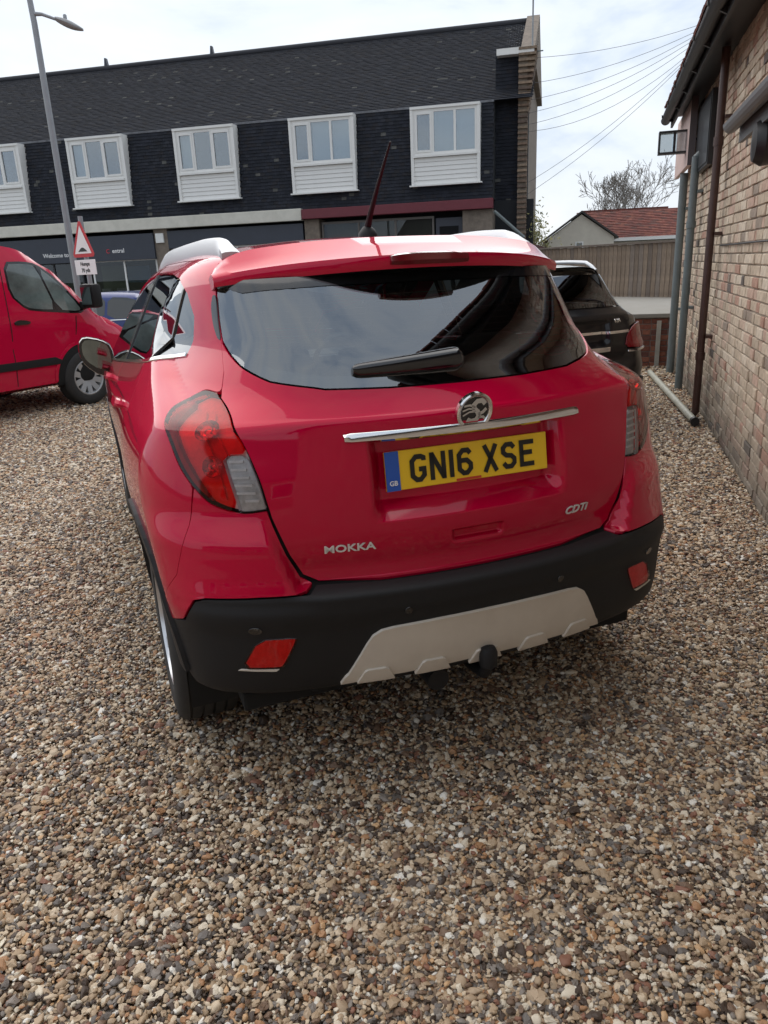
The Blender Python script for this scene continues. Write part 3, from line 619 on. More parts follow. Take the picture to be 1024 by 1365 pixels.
# ------------------------------------------------------------------ the red car
CAR=empty('sport_utility_car',(.028,2.72,0),R(20.6))
tag(CAR,'red compact SUV with yellow number plate parked on the gravel, seen from behind','car')
def car_parts():
    G=lambda P:grad(P)
    def both(pts): # mirrored closed outline from the right half, centre bottom -> centre top
        p=list(pts); return p+[(-a,z) for a,z in reversed(p) if abs(a)>1e-6]
    def pan(name,poly,m,ds=.035,dz=.025,off=0.,gap=.0009,it=1,parent=None,flange=.014):
        p=chaikin(poly,it,.2) if it else np.asarray(poly,float)
        return panel(name,p,surf,G,m,parent or CAR,ds,dz,off,gap,flange)
    # inner dark shell closing the gaps
    ss=np.concatenate([np.linspace(-4.35,-.45,100),np.linspace(-.42,.42,18),np.linspace(.45,4.35,100)]); zz=np.linspace(.26,1.13,28)
    A,Bz=np.meshgrid(ss,zz,indexing='ij'); P=surf(A,Bz); P=P-grad(P)*.03; n2=len(zz); f=[]
    for i in range(len(ss)-1):
        for j in range(n2-1):
            q=P[i,j]
            if any((q[1]-wy)**2+(q[2]-.347)**2<.40**2 and abs(q[0])>.6 for wy in (0,2.555)): continue
            f.append((i*n2+j,(i+1)*n2+j,(i+1)*n2+j+1,i*n2+j+1))
    mobj('inner_shell',P.reshape(-1,3),f,dark,CAR,True)
    for wy in (0,2.555):
        for sg in (-1,1): MB().lathe([(sg*.84,.40),(sg*.55,.40),(sg*.55,.02)],24,'x',(0,wy,.347),R(-20),R(200)).build('wheel_arch_liner',dark,CAR,True)
    MB().box(-.70,.70,-.52,3.2,.24,.30,.01).build('underbody',dark,CAR)
    MB().box(-.50,.50,-.56,-.2,.27,.42,.02).build('rear_beam',dark,CAR)
    def catm(p,n=7):
        p=np.asarray(p,float); q=np.vstack([2*p[0]-p[1],p,2*p[-1]-p[-2]]); o=[]
        for k in range(1,len(q)-2):
            for t in np.linspace(0,1,n,endpoint=False):
                a,b_,c_,d_=q[k-1],q[k],q[k+1],q[k+2]; o.append(.5*(2*b_+(c_-a)*t+(2*a-5*b_+4*c_-d_)*t*t+(3*b_-a-3*c_+d_)*t**3))
        o.append(p[-1]); return np.array(o)
    l_in=catm([(.530,.884),(.545,.975),(.573,1.072),(.606,1.134),(.662,1.1725)])          # lamp edge beside the tailgate, going up
    l_top=catm([(.662,1.1725),(.727,1.172),(.775,1.136),(.725,1.072),(.690,.994),(.663,.945)]) # over the top and down the flank
    l_bot=catm([(.663,.945),(.628,.902),(.577,.8795),(.530,.884)])
    ofs=lambda p,a,b_:[(x+a,z+b_) for x,z in p]
    # --- tailgate, glass
    edge=[(.452,.6685),(.478,.690),(.498,.752),(.523,.862)]+ofs(l_in[:-2],-.004,.0)+[(.650,1.182),(.659,1.225),(.708,1.300)]
    gl=[(.595,1.243),(.508,1.206),(.389,1.183),(.209,1.176),(0,1.1745)]
    half=[(0,.664),(.30,.664)]+edge+gl
    pan('tailgate',both(half),paint,.011,.007,it=0)
    g2=[(0,1.1785),(.209,1.18),(.389,1.187),(.508,1.210),(.595,1.247),(.706,1.308),(.818,1.432),(.835,1.462),(.70,1.478),(.45,1.482),(0,1.485)]
    rg=pan('rear_window',both(g2),carglass,.03,.02,off=-.003,it=0,flange=0)
    pan('window_top_band',both([(0,1.452),(.30,1.452),(.50,1.446),(.62,1.440),(.72,1.452),(.80,1.452),(.825,1.462),(.70,1.477),(.45,1.481),(0,1.484)]),gloss_black,.05,.02,off=-.001,it=0,flange=0,parent=rg)
    b=MB()
    for k in range(13):
        zz_=1.225+k*.0165; sm=float(np.interp(zz_,[1.22,1.26,1.45],[.46,.54,.62])); ss_=np.linspace(-sm,sm,40); q0=surf(ss_,np.full(40,zz_)); q1=surf(ss_,np.full(40,zz_+.0016)); g0=grad(q0)*.0042
        V=[tuple(p) for pr in zip(q0-g0,q1-g0) for p in pr]; b.add(V,[(2*t,2*t+2,2*t+3,2*t+1) for t in range(39)])
    b.build('heater_lines',mat('heater_wire',(.05,.035,.03),rough=.6),rg,fixn=False)['kind']='stuff'
    # black printed border of the glass
    vs=[];fs=[]
    o1=np.array(both(g2)); o1=poffset(o1,.002); w=np.interp(np.abs(o1[:,0]),[0,.45,.62,.85],[.028,.03,.035,.04]); 
    o2=poffset(o1,.03); k=len(o1)
    dens1=[];dens2=[]
    for i in range(k):
        j=(i+1)%k; m=max(1,int(np.linalg.norm(o1[j]-o1[i])/.03))
        for t in range(m): dens1.append(o1[i]+(o1[j]-o1[i])*t/m); dens2.append(o2[i]+(o2[j]-o2[i])*t/m)
    d1=np.array(dens1);d2=np.array(dens2); k=len(d1); P1=surf(d1[:,0],d1[:,1]);P2=surf(d2[:,0],d2[:,1]); P1-=grad(P1)*.0045; P2-=grad(P2)*.0045
    mobj('window_border',list(P1)+list(P2),[(i,(i+1)%k,k+(i+1)%k,k+i) for i in range(k)],gloss_black,rg,True)
    # --- rear quarter, doors, wings (both sides)
    r1=.415
    def arc(wy,r,a0,a1,n=14):
        a=np.radians(np.linspace(a0,a1,n+1)); z=.347+r*np.sin(a); s_=sY(wy+r*np.cos(a),z)
        return [(float(p),float(q_)) for p,q_ in zip(s_,z)]
    y2=lambda Y:Y+1.0355
    dlo_top=[(3.40,1.10),(3.2,1.22),(2.85,1.395),(2.5,1.47),(2.0,1.508),(1.5,1.506),(1.22,1.487),(1.10,1.440),(1.01,1.372),(.985,1.30),(.995,1.258)]
    dlo_bot=[(1.25,1.222),(1.6,1.188),(2.1,1.145),(2.6,1.105),(3.3,1.072)]
    a_r=arc(0,r1,32,148); a_f=arc(2.555,r1,146,32)
    for sg,nm in ((-1,'left'),(1,'right')):
        S_=lambda pts:[(sg*a,z) for a,z in pts]
        q=[(.661,1.228),(.712,1.305),(.822,1.432),(.880,1.487),(.95,1.530),(1.3,1.553),(2.0,1.556),(2.55,1.515),(2.95,1.405),(3.3,1.21),(3.47,1.085)]+dlo_top+[(1.25,1.222),(1.285,1.216),(1.30,1.05),(1.36,.85),(1.415,.66)]+a_r[1:]+[(.698,.70),(.673,.84),(.6665,.940)]+[(x+.003,z+(.003 if x<.74 and z>1.15 else 0)) for x,z in l_top[::-1][1:]]+[(.656,1.178),(.652,1.184)]
        pan('rear_quarter_panel',S_(q),paint,sorted(sg*np.concatenate([np.arange(.64,1.06,.006),np.arange(1.06,3.5,.03)])),.009,it=0)
        d=[(1.290,1.214),(1.305,1.05),(1.365,.85),(1.42,.66),(1.45,.53),(1.47,.40),(2.14,.40),(2.13,1.138),(1.6,1.184)]
        pan('rear_door',S_(d),paint,.05,.025,it=0)
        d=[(2.135,1.138),(2.145,.40),(3.05,.40),(3.13,.75),(3.20,1.075),(2.6,1.10)]
        pan('front_door',S_(d),paint,.05,.025,it=0)
        d=[(3.205,1.073),(3.135,.75),(3.07,.52)]+a_f[2:]+[(4.05,.62),(4.25,.80),(4.20,.90),(3.85,.985),(3.5,1.03)]
        pan('front_wing',S_(d),paint,.05,.03,it=0)
        for poly,n_ in (([(1.000,1.262),(.990,1.30),(1.015,1.368),(1.105,1.436),(1.14,1.457),(1.20,1.232)],'quarter_window'),
                     ([(1.215,1.230),(1.16,1.464),(1.22,1.482),(1.5,1.50),(1.98,1.503),(2.06,1.152),(1.6,1.194)],'rear_door_window'),
                     ([(2.15,1.146),(2.08,1.500),(2.5,1.463),(2.85,1.388),(3.2,1.21),(3.36,1.10),(3.3,1.078),(2.6,1.111)],'front_door_window')):
            pan(n_,S_(poly),sideglass,.05,.04,off=-.006,it=0,flange=0)
        pil=[(1.202,1.23),(1.144,1.459),(1.158,1.464),(1.213,1.228)]; pan('door_pillar',S_(pil),gloss_black,.05,.05,off=-.001,gap=0,it=0,flange=.01)
        pil=[(2.062,1.15),(1.985,1.503),(2.078,1.50),(2.148,1.146)]; pan('door_pillar',S_(pil),gloss_black,.05,.05,off=-.001,gap=0,it=0,flange=.01)
        pan('pillar_trim',S_([(.716,1.308),(.745,1.345),(.80,1.412),(.826,1.436),(.858,1.436),(.850,1.405),(.80,1.355),(.745,1.315)]),gloss_black,.02,.02,off=.002,it=1,gap=0,flange=.004)
        # belt moulding
        mo=[(.995,1.252),(.995,1.262),(1.25,1.229),(1.6,1.194),(2.1,1.151),(2.6,1.111),(3.3,1.079),(3.3,1.070),(2.6,1.102),(2.1,1.142),(1.6,1.184),(1.25,1.219)]
        pan('window_moulding',S_(mo),chrome,.06,.05,off=.006,gap=0,it=0,flange=.01)
        # arches and sill in black plastic
        for wy,(a0,a1) in ((0,(-2,176)),(2.555,(4,182))):
            outer=arc(wy,.445,a0,a1,22); inner=arc(wy,.372,a1,a0,22)
            pan('wheel_arch_trim',S_(outer+inner),blackp,.04,.03,off=.012,gap=0,it=0,flange=.06)
        sl_=[(y2(.40),.27),(y2(.44),.415),(y2(2.12),.415),(y2(2.16),.27)]
        pan('sill_trim',S_(sl_),blackp,.08,.03,off=.006,gap=0,it=0)
        for hx in (1.52,2.42):
            hp=[(hx,1.035),(hx+.02,1.055),(hx+.19,1.045),(hx+.20,1.03),(hx+.18,1.018),(hx+.02,1.022)]
            pan('door_handle',S_(hp),paint,.05,.02,off=.03,gap=0,it=1,flange=.03)
        # tail lamp
        lp=list(map(tuple,l_in[:-1]))+list(map(tuple,l_top[:-1]))+list(map(tuple,l_bot[:-1]))
        rvl=[(.606,1.017),(.595,1.033),(.571,1.034)]
        lred=[(x,z) for x,z in l_in[:-1] if z>1.036]+list(map(tuple,l_top[:-1]))+[(x,z) for x,z in l_bot if x>.588]+[(.586,.916)]+rvl
        la=pan('tail_lamp',S_(lred),lens_red,.007,.007,off=.004,it=0,gap=.0004,flange=.03)
        pan('lamp_reflector',S_(lp),reflector,.014,.012,off=-.026,it=0,gap=.002,parent=la,flange=0)
        hs=[(.770,1.134),(.742,1.158),(.722,1.10),(.695,1.035),(.664,.972),(.636,.915),(.628,.906),(.661,.946),(.688,.995),(.722,1.072)]
        pan('lamp_edge',S_(hs),mat('lamp_edge_dark',(.22,.10,.10),rough=.3),.012,.012,off=-.008,it=1,gap=0,parent=la,flange=.02)
        rv=[(.603,1.017),(.593,1.0305),(.570,1.0315)]+[(x+.0008,z) for x,z in l_in[::-1] if z<1.028]+[(x,z) for x,z in l_bot[::-1] if .531<x<.583]+[(.583,.916)]
        pan('reversing_lens',S_(rv),lens_clear,.012,.012,off=.004,it=0,gap=0.0002,parent=la,flange=.02)
        pan('reversing_reflector',S_(rv),mat('reverse_grey',(.62,.62,.63),rough=.3,metal=.3,noise=(60,.8,(.34,.34,.35))),.012,.012,off=-.012,it=0,gap=.001,parent=la,flange=0)
        for k in range(6):      # moulded ribs behind the clear lens
            z_=.905+k*.021; a0=np.interp(z_,[.886,1.03],[.537,.570]); a1=np.interp(z_,[.886,.916,1.03],[.546,.583,.600])
            pan('lens_rib',S_([(a0+.002,z_),(a1-.002,z_),(a1-.002,z_+.007),(a0+.002,z_+.007)]),reflector,.02,.02,off=-.006,it=0,gap=0,parent=la,flange=.006)
        for (aa,zz_,rr) in ((.640,1.098,.036),(.628,1.000,.030)):
            c0=surf(np.array(sg*aa),np.array(zz_)); g0=grad(c0); ax_=Vector(g0); e1=ax_.orthogonal().normalized(); e2=ax_.cross(e1); V=[]
            for ri,dd in ((1.0,-.006),(.86,-.012),(.6,-.020),(.32,-.024),(.28,-.010),(.02,-.006)):
                for t in np.linspace(0,2*math.pi,25)[:-1]: V.append(tuple(Vector(c0)+e1*(rr*ri*math.cos(t))+e2*(rr*ri*math.sin(t))+ax_*dd))
            MB().add(V,[(q*24+t,q*24+(t+1)%24,(q+1)*24+(t+1)%24,(q+1)*24+t) for q in range(5) for t in range(24)]).build('bulb_bowl',bowl,la,True)
        for k in range(5):      # sweeping ribs down the lens
            o_=.014+.016*k; cv=[(x+o_*.9,z) for x,z in l_in[2:-6]]; cv2=[(x+.0035,z) for x,z in cv]
            pan('lens_rib',S_(cv+cv2[::-1]),reflector,.02,.02,off=-.016,it=0,gap=0,parent=la,flange=.008) if k in (2,4) else None
        # painted bumper corner
        up=[(.463,.6655),(.482,.682),(.503,.752),(.528,.868)]+ofs(l_bot[::-1],0,-.0035)+[(.673,.84),(.698,.70)]+[(x_,z_) for x_,z_ in arc(0,r1,148,154,2)]+[(.70,.566),(.690,.572),(.663,.638),(.640,.648),(.546,.656),(.475,.657)]
        pan('bumper_corner',S_(up),paint,.009,.008,it=0,off=.001)
        # fog lamp, sensors
        fg=[(.560,.529),(.499,.531),(.497,.52),(.521,.440),(.530,.437),(.592,.436)]
        fo=pan('fog_lamp',S_(fg),lens_red,.02,.02,off=.004,it=1,gap=0,flange=.012); pan('fog_reflector',S_(fg),reflector,.02,.02,off=.001,it=1,gap=.003,parent=fo,flange=0)
        pan('fog_lamp_trim',S_([(.592,.434),(.597,.430),(.535,.427),(.530,.433)]),silver,.03,.02,off=.004,it=0,gap=0,flange=.01)
    # --- black bumper
    low=[(0,.338),(.35,.336),(.52,.334),(.64,.338),(.70,.345)]+arc(0,r1,178,154,6)[1:]+[(.70,.561),(.688,.566),(.660,.634),(.640,.644),(.546,.652),(.472,.653),(.458,.6635),(.30,.6605),(0,.6605)]
    bp=pan('rear_bumper',both(low),blackp,.03,.007,it=0,off=0)
    sk=[(0,.378),(.30,.372),(.432,.362),(.425,.385),(.368,.485),(.350,.512),(.325,.527),(.29,.532),(.15,.537),(0,.539)]
    sp=pan('skid_plate',both(sk),silver,.03,.02,off=.011,it=0,gap=0,flange=.02)
    for cx in (-.34,-.17,0,.17,.34):
        tb=[(cx-.055,.366),(cx-.035,.402),(cx-.026,.407),(cx+.026,.407),(cx+.035,.402),(cx+.055,.366)]
        pan('skid_rib',tb,silver,.03,.02,off=.019,it=0,gap=0,flange=.012,parent=sp)
    for cx,cz in ((-.561,.559),(.561,.559),(-.249,.580),(.249,.580)):
        pan('parking_sensor',[(cx+.011*math.cos(t),cz+.011*math.sin(t)) for t in np.linspace(0,2*math.pi,14)[:-1]],gloss_black,.05,.05,off=.003,it=0,gap=0,flange=.004)
    # --- roof, screen, bonnet, nose
    def gridz(name,x0,x1,y0f,y1f,nx,ny,m,lift=0):
        xs=np.linspace(x0,x1,nx); V=[]
        for x in xs:
            for t in np.linspace(0,1,ny): V.append((x,y0f(x)+(y1f(x)-y0f(x))*t))
        V=np.array(V); P=roof(V[:,0],V[:,1]); Gn=grad(P); P=P+Gn*lift
        f=[(i*ny+j,(i+1)*ny+j,(i+1)*ny+j+1,i*ny+j+1) for i in range(nx-1) for j in range(ny-1)]
        o=mobj(name,P,f,m,CAR,True); o.data.normals_split_custom_set_from_vertices([tuple(g) for g in Gn]); return o
    gridz('roof_panel',-.60,.60,lambda x:-.20+.34*x*x,lambda x:1.66-.35*x*x,41,44,paint,.001)
    gridz('headliner',-.56,.56,lambda x:-.10+.34*x*x,lambda x:1.60-.35*x*x,15,16,mat('headliner',(.42,.42,.40),rough=.95),-.035)
    gridz('windscreen',-.64,.64,lambda x:1.67-.35*x*x,lambda x:2.36-.28*x*x,21,16,clearglass,0)
    gridz('bonnet',-.70,.70,lambda x:2.37-.28*x*x,lambda x:3.36-.33*x*x,21,16,paint,0)
    xs=np.linspace(-.86,.86,33); zs=np.linspace(.22,.96,16); Xg,Zg=np.meshgrid(xs,zs,indexing='ij'); lo=np.full_like(Xg,2.3); hi=np.full_like(Xg,3.7)
    for _ in range(26):
        m=(lo+hi)/2; b_=F(Xg,m,Zg)<0; lo=np.where(b_,m,lo); hi=np.where(b_,hi,m)
    V=np.stack([Xg,lo,Zg],-1).reshape(-1,3)
    f=[(i*16+j,(i+1)*16+j,(i+1)*16+j+1,i*16+j+1) for i in range(32) for j in range(15)]
    mobj('front_bumper',V,f,paint,CAR,True)
    for sg in (-1,1):
        MB().prism([(sg*.42,.74),(sg*.72,.80),(sg*.76,.90),(sg*.55,.86)],3.18,3.44).build('headlamp',whitelens,CAR,bev=.01)
    MB().prism([(-.38,.66),(.38,.66),(.42,.80),(-.42,.80)],3.3,3.52).build('grille',gloss_black,CAR,bev=.01)
    # --- spoiler
    xs=np.linspace(-.598,.598,61); ring=[]
    for x in xs:
        a=abs(x)/.598; ya=-.185+.34*x*x; za=roof(np.array(x),np.array(ya))[2]+.003
        yl=-.405+.70*x*x; zl=1.512-.085*x*x-.006*a**6; th=.021*(1-.2*a**4)
        q=[(ya,za-.004),(ya-.02,za+.004),(ya*.55+yl*.45,za*.5+zl*.5+.012),(yl+.035,zl+th+.004),(yl+.008,zl+th-.003),(yl,zl+.002),(yl+.006,zl-th),(yl+.025,zl-th-.006),(yl+.08,zl-th-.012),(yl+.16,zl-.035),(ya+.02,za-.03)]
        ring.append([(x,y,z) for y,z in q])
    nq=len(ring[0]); V=[p for r_ in ring for p in r_]
    f=[(i*nq+j,(i+1)*nq+j,(i+1)*nq+(j+1)%nq,i*nq+(j+1)%nq) for i in range(60) for j in range(nq)]
    f+=[tuple(range(nq)),tuple(60*nq+j for j in range(nq))[::-1]]
    spo=mobj('roof_spoiler',V,f,paint,CAR,True); bm=bmesh.new(); bm.from_mesh(spo.data); bmesh.ops.recalc_face_normals(bm,faces=bm.faces[:]); bm.to_mesh(spo.data); bm.free(); spo.data.set_sharp_from_angle(angle=R(42)); spo.data.materials.append(gloss_black)
    for p_ in spo.data.polygons:
        if p_.normal.z<-.35: p_.material_index=1
    bl=MB(); V=[];xs=np.linspace(-.125,.125,15)
    for x in xs:
        yl=-.405+.70*x*x; zl=1.512-.085*x*x; e_=.75+.25*(1-(abs(x)/.125)**4)
        V+=[(x,yl+.016,zl+.022*e_),(x,yl-.006,zl+.019*e_),(x,yl-.012,zl),(x,yl-.004,zl-.012*e_),(x,yl+.02,zl-.015*e_)]
    bl.add(V,[(i*5+j,i*5+j+1,(i+1)*5+j+1,(i+1)*5+j) for i in range(14) for j in range(4)]+[(4,3,2,1,0),tuple(70+j for j in range(5))])
    bl.build('high_brake_lamp',mat('dark_red_lens',(.14,.004,.008),rough=.15,coat=1),spo,True)
    # --- roof rails: solid silver rails standing on the roof edge
    for sg in (-1,1):
        b=MB(); ys=np.linspace(-.06,1.46,48); V=[]
        for y in ys:
            t=(y+.06)/1.52; xc=.520+.045*sst(0,.8,t); z0=float(roof(np.array(sg*xc),np.array(y))[2])
            e_=math.sin(min(1,t/.10)*math.pi/2)*math.sin(min(1,(1-t)/.16)*math.pi/2); h=.010+.038*e_; hw=.032-.006*e_
            zo=float(roof(np.array(sg*(xc+hw)),np.array(y))[2])-.012; zi=float(roof(np.array(sg*(xc-hw)),np.array(y))[2])-.012
            V+=[(sg*(xc+hw),y,zo),(sg*(xc+hw*.9),y,z0+h*.62),(sg*(xc+hw*.55),y,z0+h*.95),(sg*xc,y,z0+h*1.04),(sg*(xc-hw*.55),y,z0+h*.95),(sg*(xc-hw*.9),y,z0+h*.62),(sg*(xc-hw),y,zi)]
        b.add(V,[(i*7+j,(i+1)*7+j,(i+1)*7+j+1,i*7+j+1) for i in range(47) for j in range(6)]+[tuple(range(7)),tuple(47*7+j for j in range(7))])
        rl=b.build('roof_rail',railm,CAR,True)
        b=MB(); V=[]     # dark slot along the inner face of the rail
        for y in np.linspace(.16,1.16,24):
            t=(y+.06)/1.52; xc=.520+.045*sst(0,.8,t); z0=float(roof(np.array(sg*xc),np.array(y))[2])
            for so,hh in ((1,.008),(1,.026)): V.append((sg*(xc-.0305),y,z0+hh))
        mobj('rail_slot',V,[(2*i,2*i+2,2*i+3,2*i+1) for i in range(23)],blackp,rl)
    # --- aerial
    zr=roof(np.array(0.),np.array(.05))[2]; b=MB()
    b.lathe([(zr-.01,.036),(zr+.012,.034),(zr+.03,.022),(zr+.038,.012)],20,'z',(0,.12,0)); ba=b.build('aerial',blackp,CAR,True)
    MB().tube([(0,.12,zr+.03),(0,.09,zr+.07),(.003,.02,zr+.15),(.008,-.10,zr+.275)],[.013,.010,.007,.0035],8).build('aerial_mast',blackp,ba,True)
    # --- chrome strip, badge, plate, lettering
    b=MB(); V=[];xs=np.linspace(-.372,.372,41)
    for x in xs:
        e_=1 if abs(x)<.36 else .8; z=1.062; P=surf(np.array(x),np.array(1.075)); y=P[1]
        V+=[(x,y+.020,z+.020*e_),(x,y+.004,z+.015*e_),(x,y-.010,z+.003),(x,y-.013,z-.010*e_),(x,y-.004,z-.017*e_),(x,y+.02,z-.017*e_)]
    b.add(V,[(i*6+j,i*6+j+1,(i+1)*6+j+1,(i+1)*6+j) for i in range(40) for j in range(5)]+[(5,4,3,2,1,0),tuple(240+j for j in range(6))])
    b.build('chrome_strip',chrome,CAR,True)
    bx=empty('brand_badge',(.0,-.664,1.105),0,CAR); bx.rotation_euler=(R(12),0,0)
    rot=lambda pts,h:[(x,h,z) for x,z in pts]
    badge=MB().lathe([(.0,.056),(-.012,.056),(-.016,.052),(-.014,.046),(-.010,.043),(.0,.043)],40,'y').build('badge_ring',chrome,bx,True)
    MB().lathe([(-.006,.0001),(-.007,.030),(-.006,.044)],32,'y').build('badge_face',gloss_black,bx,True)
    def flat(name,strokes,m,parent,h=-.010):
        b=MB()
        for pts,w in strokes:
            v,f_=ribbon(pts,w); b.add([(x,h,z) for x,z in v],f_); b.add([(x,h+.003,z) for x,z in v],f_)
        return b.build(name,m,parent,fixn=False)
    # winged emblem: flowing S with head, wing and tail strokes
    sc_=[(t,.030*math.sin(t*1.0)) for t in np.linspace(-1,1,3)]
    S1=[(.032,.020),(.022,.031),(.006,.030),(-.004,.020),(-.002,.008),(.010,-.002),(.014,-.014),(.006,-.026),(-.010,-.028),(-.022,-.022)]
    flat('badge_emblem',[(S1,.014),([(.002,.012),(-.016,.020),(-.034,.018)],.006),([(.0,.006),(-.018,.010),(-.038,.004)],.005),([(.004,.0),(-.016,.0),(-.036,-.010)],.005),([(.012,-.010),(.026,-.004),(.036,.006)],.010),([(.012,-.018),(.028,-.018),(.034,-.024)],.007),([(-.004,-.030),(.002,-.040)],.008)],chrome,bx,-.0085)
    pl=empty('number_plate',(0,-.632,.9535),0,CAR); pl.rotation_euler=(R(-8),0,0)
    MB().box(-.26,.26,-.006,.004,-.0555,.0555,.003).build('plate_face',yellow,pl)
    MB().box(-.2605,-.219,-.0085,-.0062,-.0555,.0555).build('plate_band',plateblue,pl)
    t=textmesh('plate_country','GB',.019,white,pl,.0006,.0004); t.location=(-.2395,-.0092,-.034); t.rotation_euler=(R(90),0,0)
    for k in range(10):
        pass
    Wl,Hl,st=.050,.079,.014; a_=Wl/2-st/2; h_=Hl/2-st/2; c_=.012
    LET={'G':[[(a_,h_-.012),(a_,h_-.004),(a_-c_+.004,h_),(-a_+c_,h_),(-a_,h_-c_),(-a_,-h_+c_),(-a_+c_,-h_),(a_-c_,-h_),(a_,-h_+c_),(a_,-.003),(.002,-.003)]],
      'N':[[(-a_,-Hl/2),(-a_,Hl/2)],[(-a_,h_+.004),(a_,-h_-.004)],[(a_,-Hl/2),(a_,Hl/2)]],
      '1':[[(0,-Hl/2),(0,Hl/2)]],
      '6':[[(a_,h_-.010),(a_-.008,h_),(-a_+c_,h_),(-a_,h_-c_),(-a_,-h_+c_),(-a_+c_,-h_),(a_-c_,-h_),(a_,-h_+c_),(a_,-.008),(a_-c_,.004),(-a_+.004,.004)]],
      'X':[[(-a_-.001,-Hl/2),(a_+.001,Hl/2)],[(-a_-.001,Hl/2),(a_+.001,-Hl/2)]],
      'S':[[(a_,h_-.011),(a_-.009,h_),(-a_+.010,h_),(-a_,h_-.010),(-a_,.010),(-a_+.010,.001),(a_-.010,-.001),(a_,-.010),(a_,-h_+.010),(a_-.010,-h_),(-a_+.009,-h_),(-a_,-h_+.011)]],
      'E':[[(a_+.006,h_),(-a_,h_),(-a_,-h_),(a_+.006,-h_)],[(-a_,.002),(a_,.002)]]}
    x=-.187
    for ch in 'GN16 XSE':
        if ch==' ': x+=.033-.011; continue
        wd_=.014 if ch=='1' else Wl
        flat('plate_letter',[([(px+x+wd_/2,pz) for px,pz in stx],st) for stx in LET[ch]],black,pl,-.0085)
        x+=wd_+.011
    MB().box(-.045,.035,-.0075,-.0063,-.0535,-.0465).build('plate_dealer_strip',mat('dealer_red',(.55,.05,.02),rough=.5),pl)
    def stick(txt,size,s0,z0,name,shear=0,sx=1.35,m=mat('letter_silver',(.72,.70,.70),rough=.3,metal=.3)):
        t=textmesh(name,txt,size,m,CAR,.0015,.0006,sx,shear)
        P=surf(np.array(s0),np.array(z0)); g=grad(P); g/=np.linalg.norm(g)
        xa=Vector((-g[1],g[0],0)).normalized(); za=Vector(g); ya=za.cross(xa)
        if xa.x<0: xa=-xa; ya=za.cross(xa)
        Mx=Matrix.Identity(4)
        for i in range(3): Mx[i][0]=xa[i];Mx[i][1]=ya[i];Mx[i][2]=za[i]
        Mx.translation=Vector(P)+za*.003; t.matrix_local=Mx; return t
    stick('MOKKA',.030,-.383,.760,'model_lettering')
    stick('CDTi',.034,.352,.762,'engine_lettering',.25,1.2)
    # --- rear wiper
    P=lambda x,z:surf(np.array(x),np.array(z)); V=[]; 
    xs=np.linspace(-.305,.035,34); na=9
    for i,x in enumerate(xs):
        t=i/33; hw=(.015+.013*t**.8)*math.sqrt(max(0.02,min(1,(1-t)/.10)*(2-min(1,(1-t)/.10))))*min(1,.55+t*12); zc=1.226+.012*t
        p1=P(x,zc); g=grad(p1); h=.030*(.6+.4*t)*math.sqrt(max(.03,min(1,(1-t)/.06)))
        for a in np.linspace(0,math.pi,na):
            q=P(x,zc-hw*math.cos(a)); V.append(tuple(q+g*(h*math.sin(a)**.7-.002)))
    MB().add(V,[(i*na+j,i*na+j+1,(i+1)*na+j+1,(i+1)*na+j) for i in range(33) for j in range(na-1)]+[tuple(range(na))[::-1],tuple(33*na+j for j in range(na))]).build('rear_wiper',gloss_black,CAR,True)
    # --- tow bar
    tb=MB(); tb.tube([(0,-.50,.30),(0,-.66,.30),(0,-.725,.31),(0,-.752,.345),(0,-.752,.38)],[.020,.020,.019,.017,.014],12).build('tow_bar',blackp,CAR,True)
    bm=MB().lathe([(.342,.018),(.350,.027),(.392,.028),(.408,.021),(.414,.001)],20,'z',(0,-.752,0)).build('tow_ball_cover',blackp,CAR,True)
    MB().lathe([(-.70,.001),(-.70,.034),(-.63,.036),(-.60,.03)],20,'y',(-.14,0,.305)).build('trailer_socket',blackp,CAR,True)
    # --- mirrors
    for sg in (-1,1):
        poly=[(.845,1.045),(.865,1.015),(.93,1.01),(.998,1.07),(1.018,1.125),(1.014,1.185),(.985,1.215),(.90,1.195),(.852,1.16)]
        pp=[(sg*a,z) for a,z in poly]
        b=MB(); n=len(pp); cx=np.mean([p[0] for p in pp]); cz=np.mean([p[1] for p in pp]); V=[]
        for (yy,sc) in ((1.74,.97),(1.75,1.0),(1.80,1.02),(1.86,.9),(1.90,.62)): V+=[(cx+(p[0]-cx)*sc,yy,cz+(p[1]-cz)*sc) for p in chaikin(pp,1)]
        n*=2
        b.add(V,[(i*n+j,i*n+(j+1)%n,(i+1)*n+(j+1)%n,(i+1)*n+j) for i in range(4) for j in range(n)]+[tuple(range(n)),tuple(4*n+j for j in range(n))])
        mi=b.build('door_mirror',gloss_black,CAR,True)
        MB().prism([(cx+(p[0]-cx)*.80,cz+.012+(p[1]-cz)*.76) for p in chaikin(pp,1)],1.732,1.738).build('mirror_glass',mat('mirror',(.22,.25,.25),rough=.02,metal=1),mi)
        MB().box(min(sg*.80,sg*.88),max(sg*.80,sg*.88),1.78,1.86,1.02,1.08,.012).build('mirror_arm',gloss_black,mi)
    # --- wheels
    for wy in (0,2.555):
        for sg in (-1,1): make_wheel(CAR,sg*.772,wy,.347,.215,.232,sg)
    # --- interior
    def seat(x,y,w,name,h=.62):
        b=MB(); b.box(x-w/2,x+w/2,y-.05,y+.48,.42,.60,.05); st_=b.build(name,fabric,CAR,True)
        bb=MB(); bb.prism([(y-.10,.52),(y+.04,.52),(y-.09,.52+h),(y-.21,.52+h)],x-w/2,x+w/2,'x').build('seat_back',fabric,st_,bev=.04,smooth=True)
        return st_
    for sx in (-.37,.37):
        s_=seat(sx,1.05,.50,'front_seat'); MB().box(sx-.13,sx+.13,.79,.88,1.165,1.34,.035).build('head_restraint',fabric,s_,True)
    s_=seat(0,.22,1.25,'rear_bench',.56)
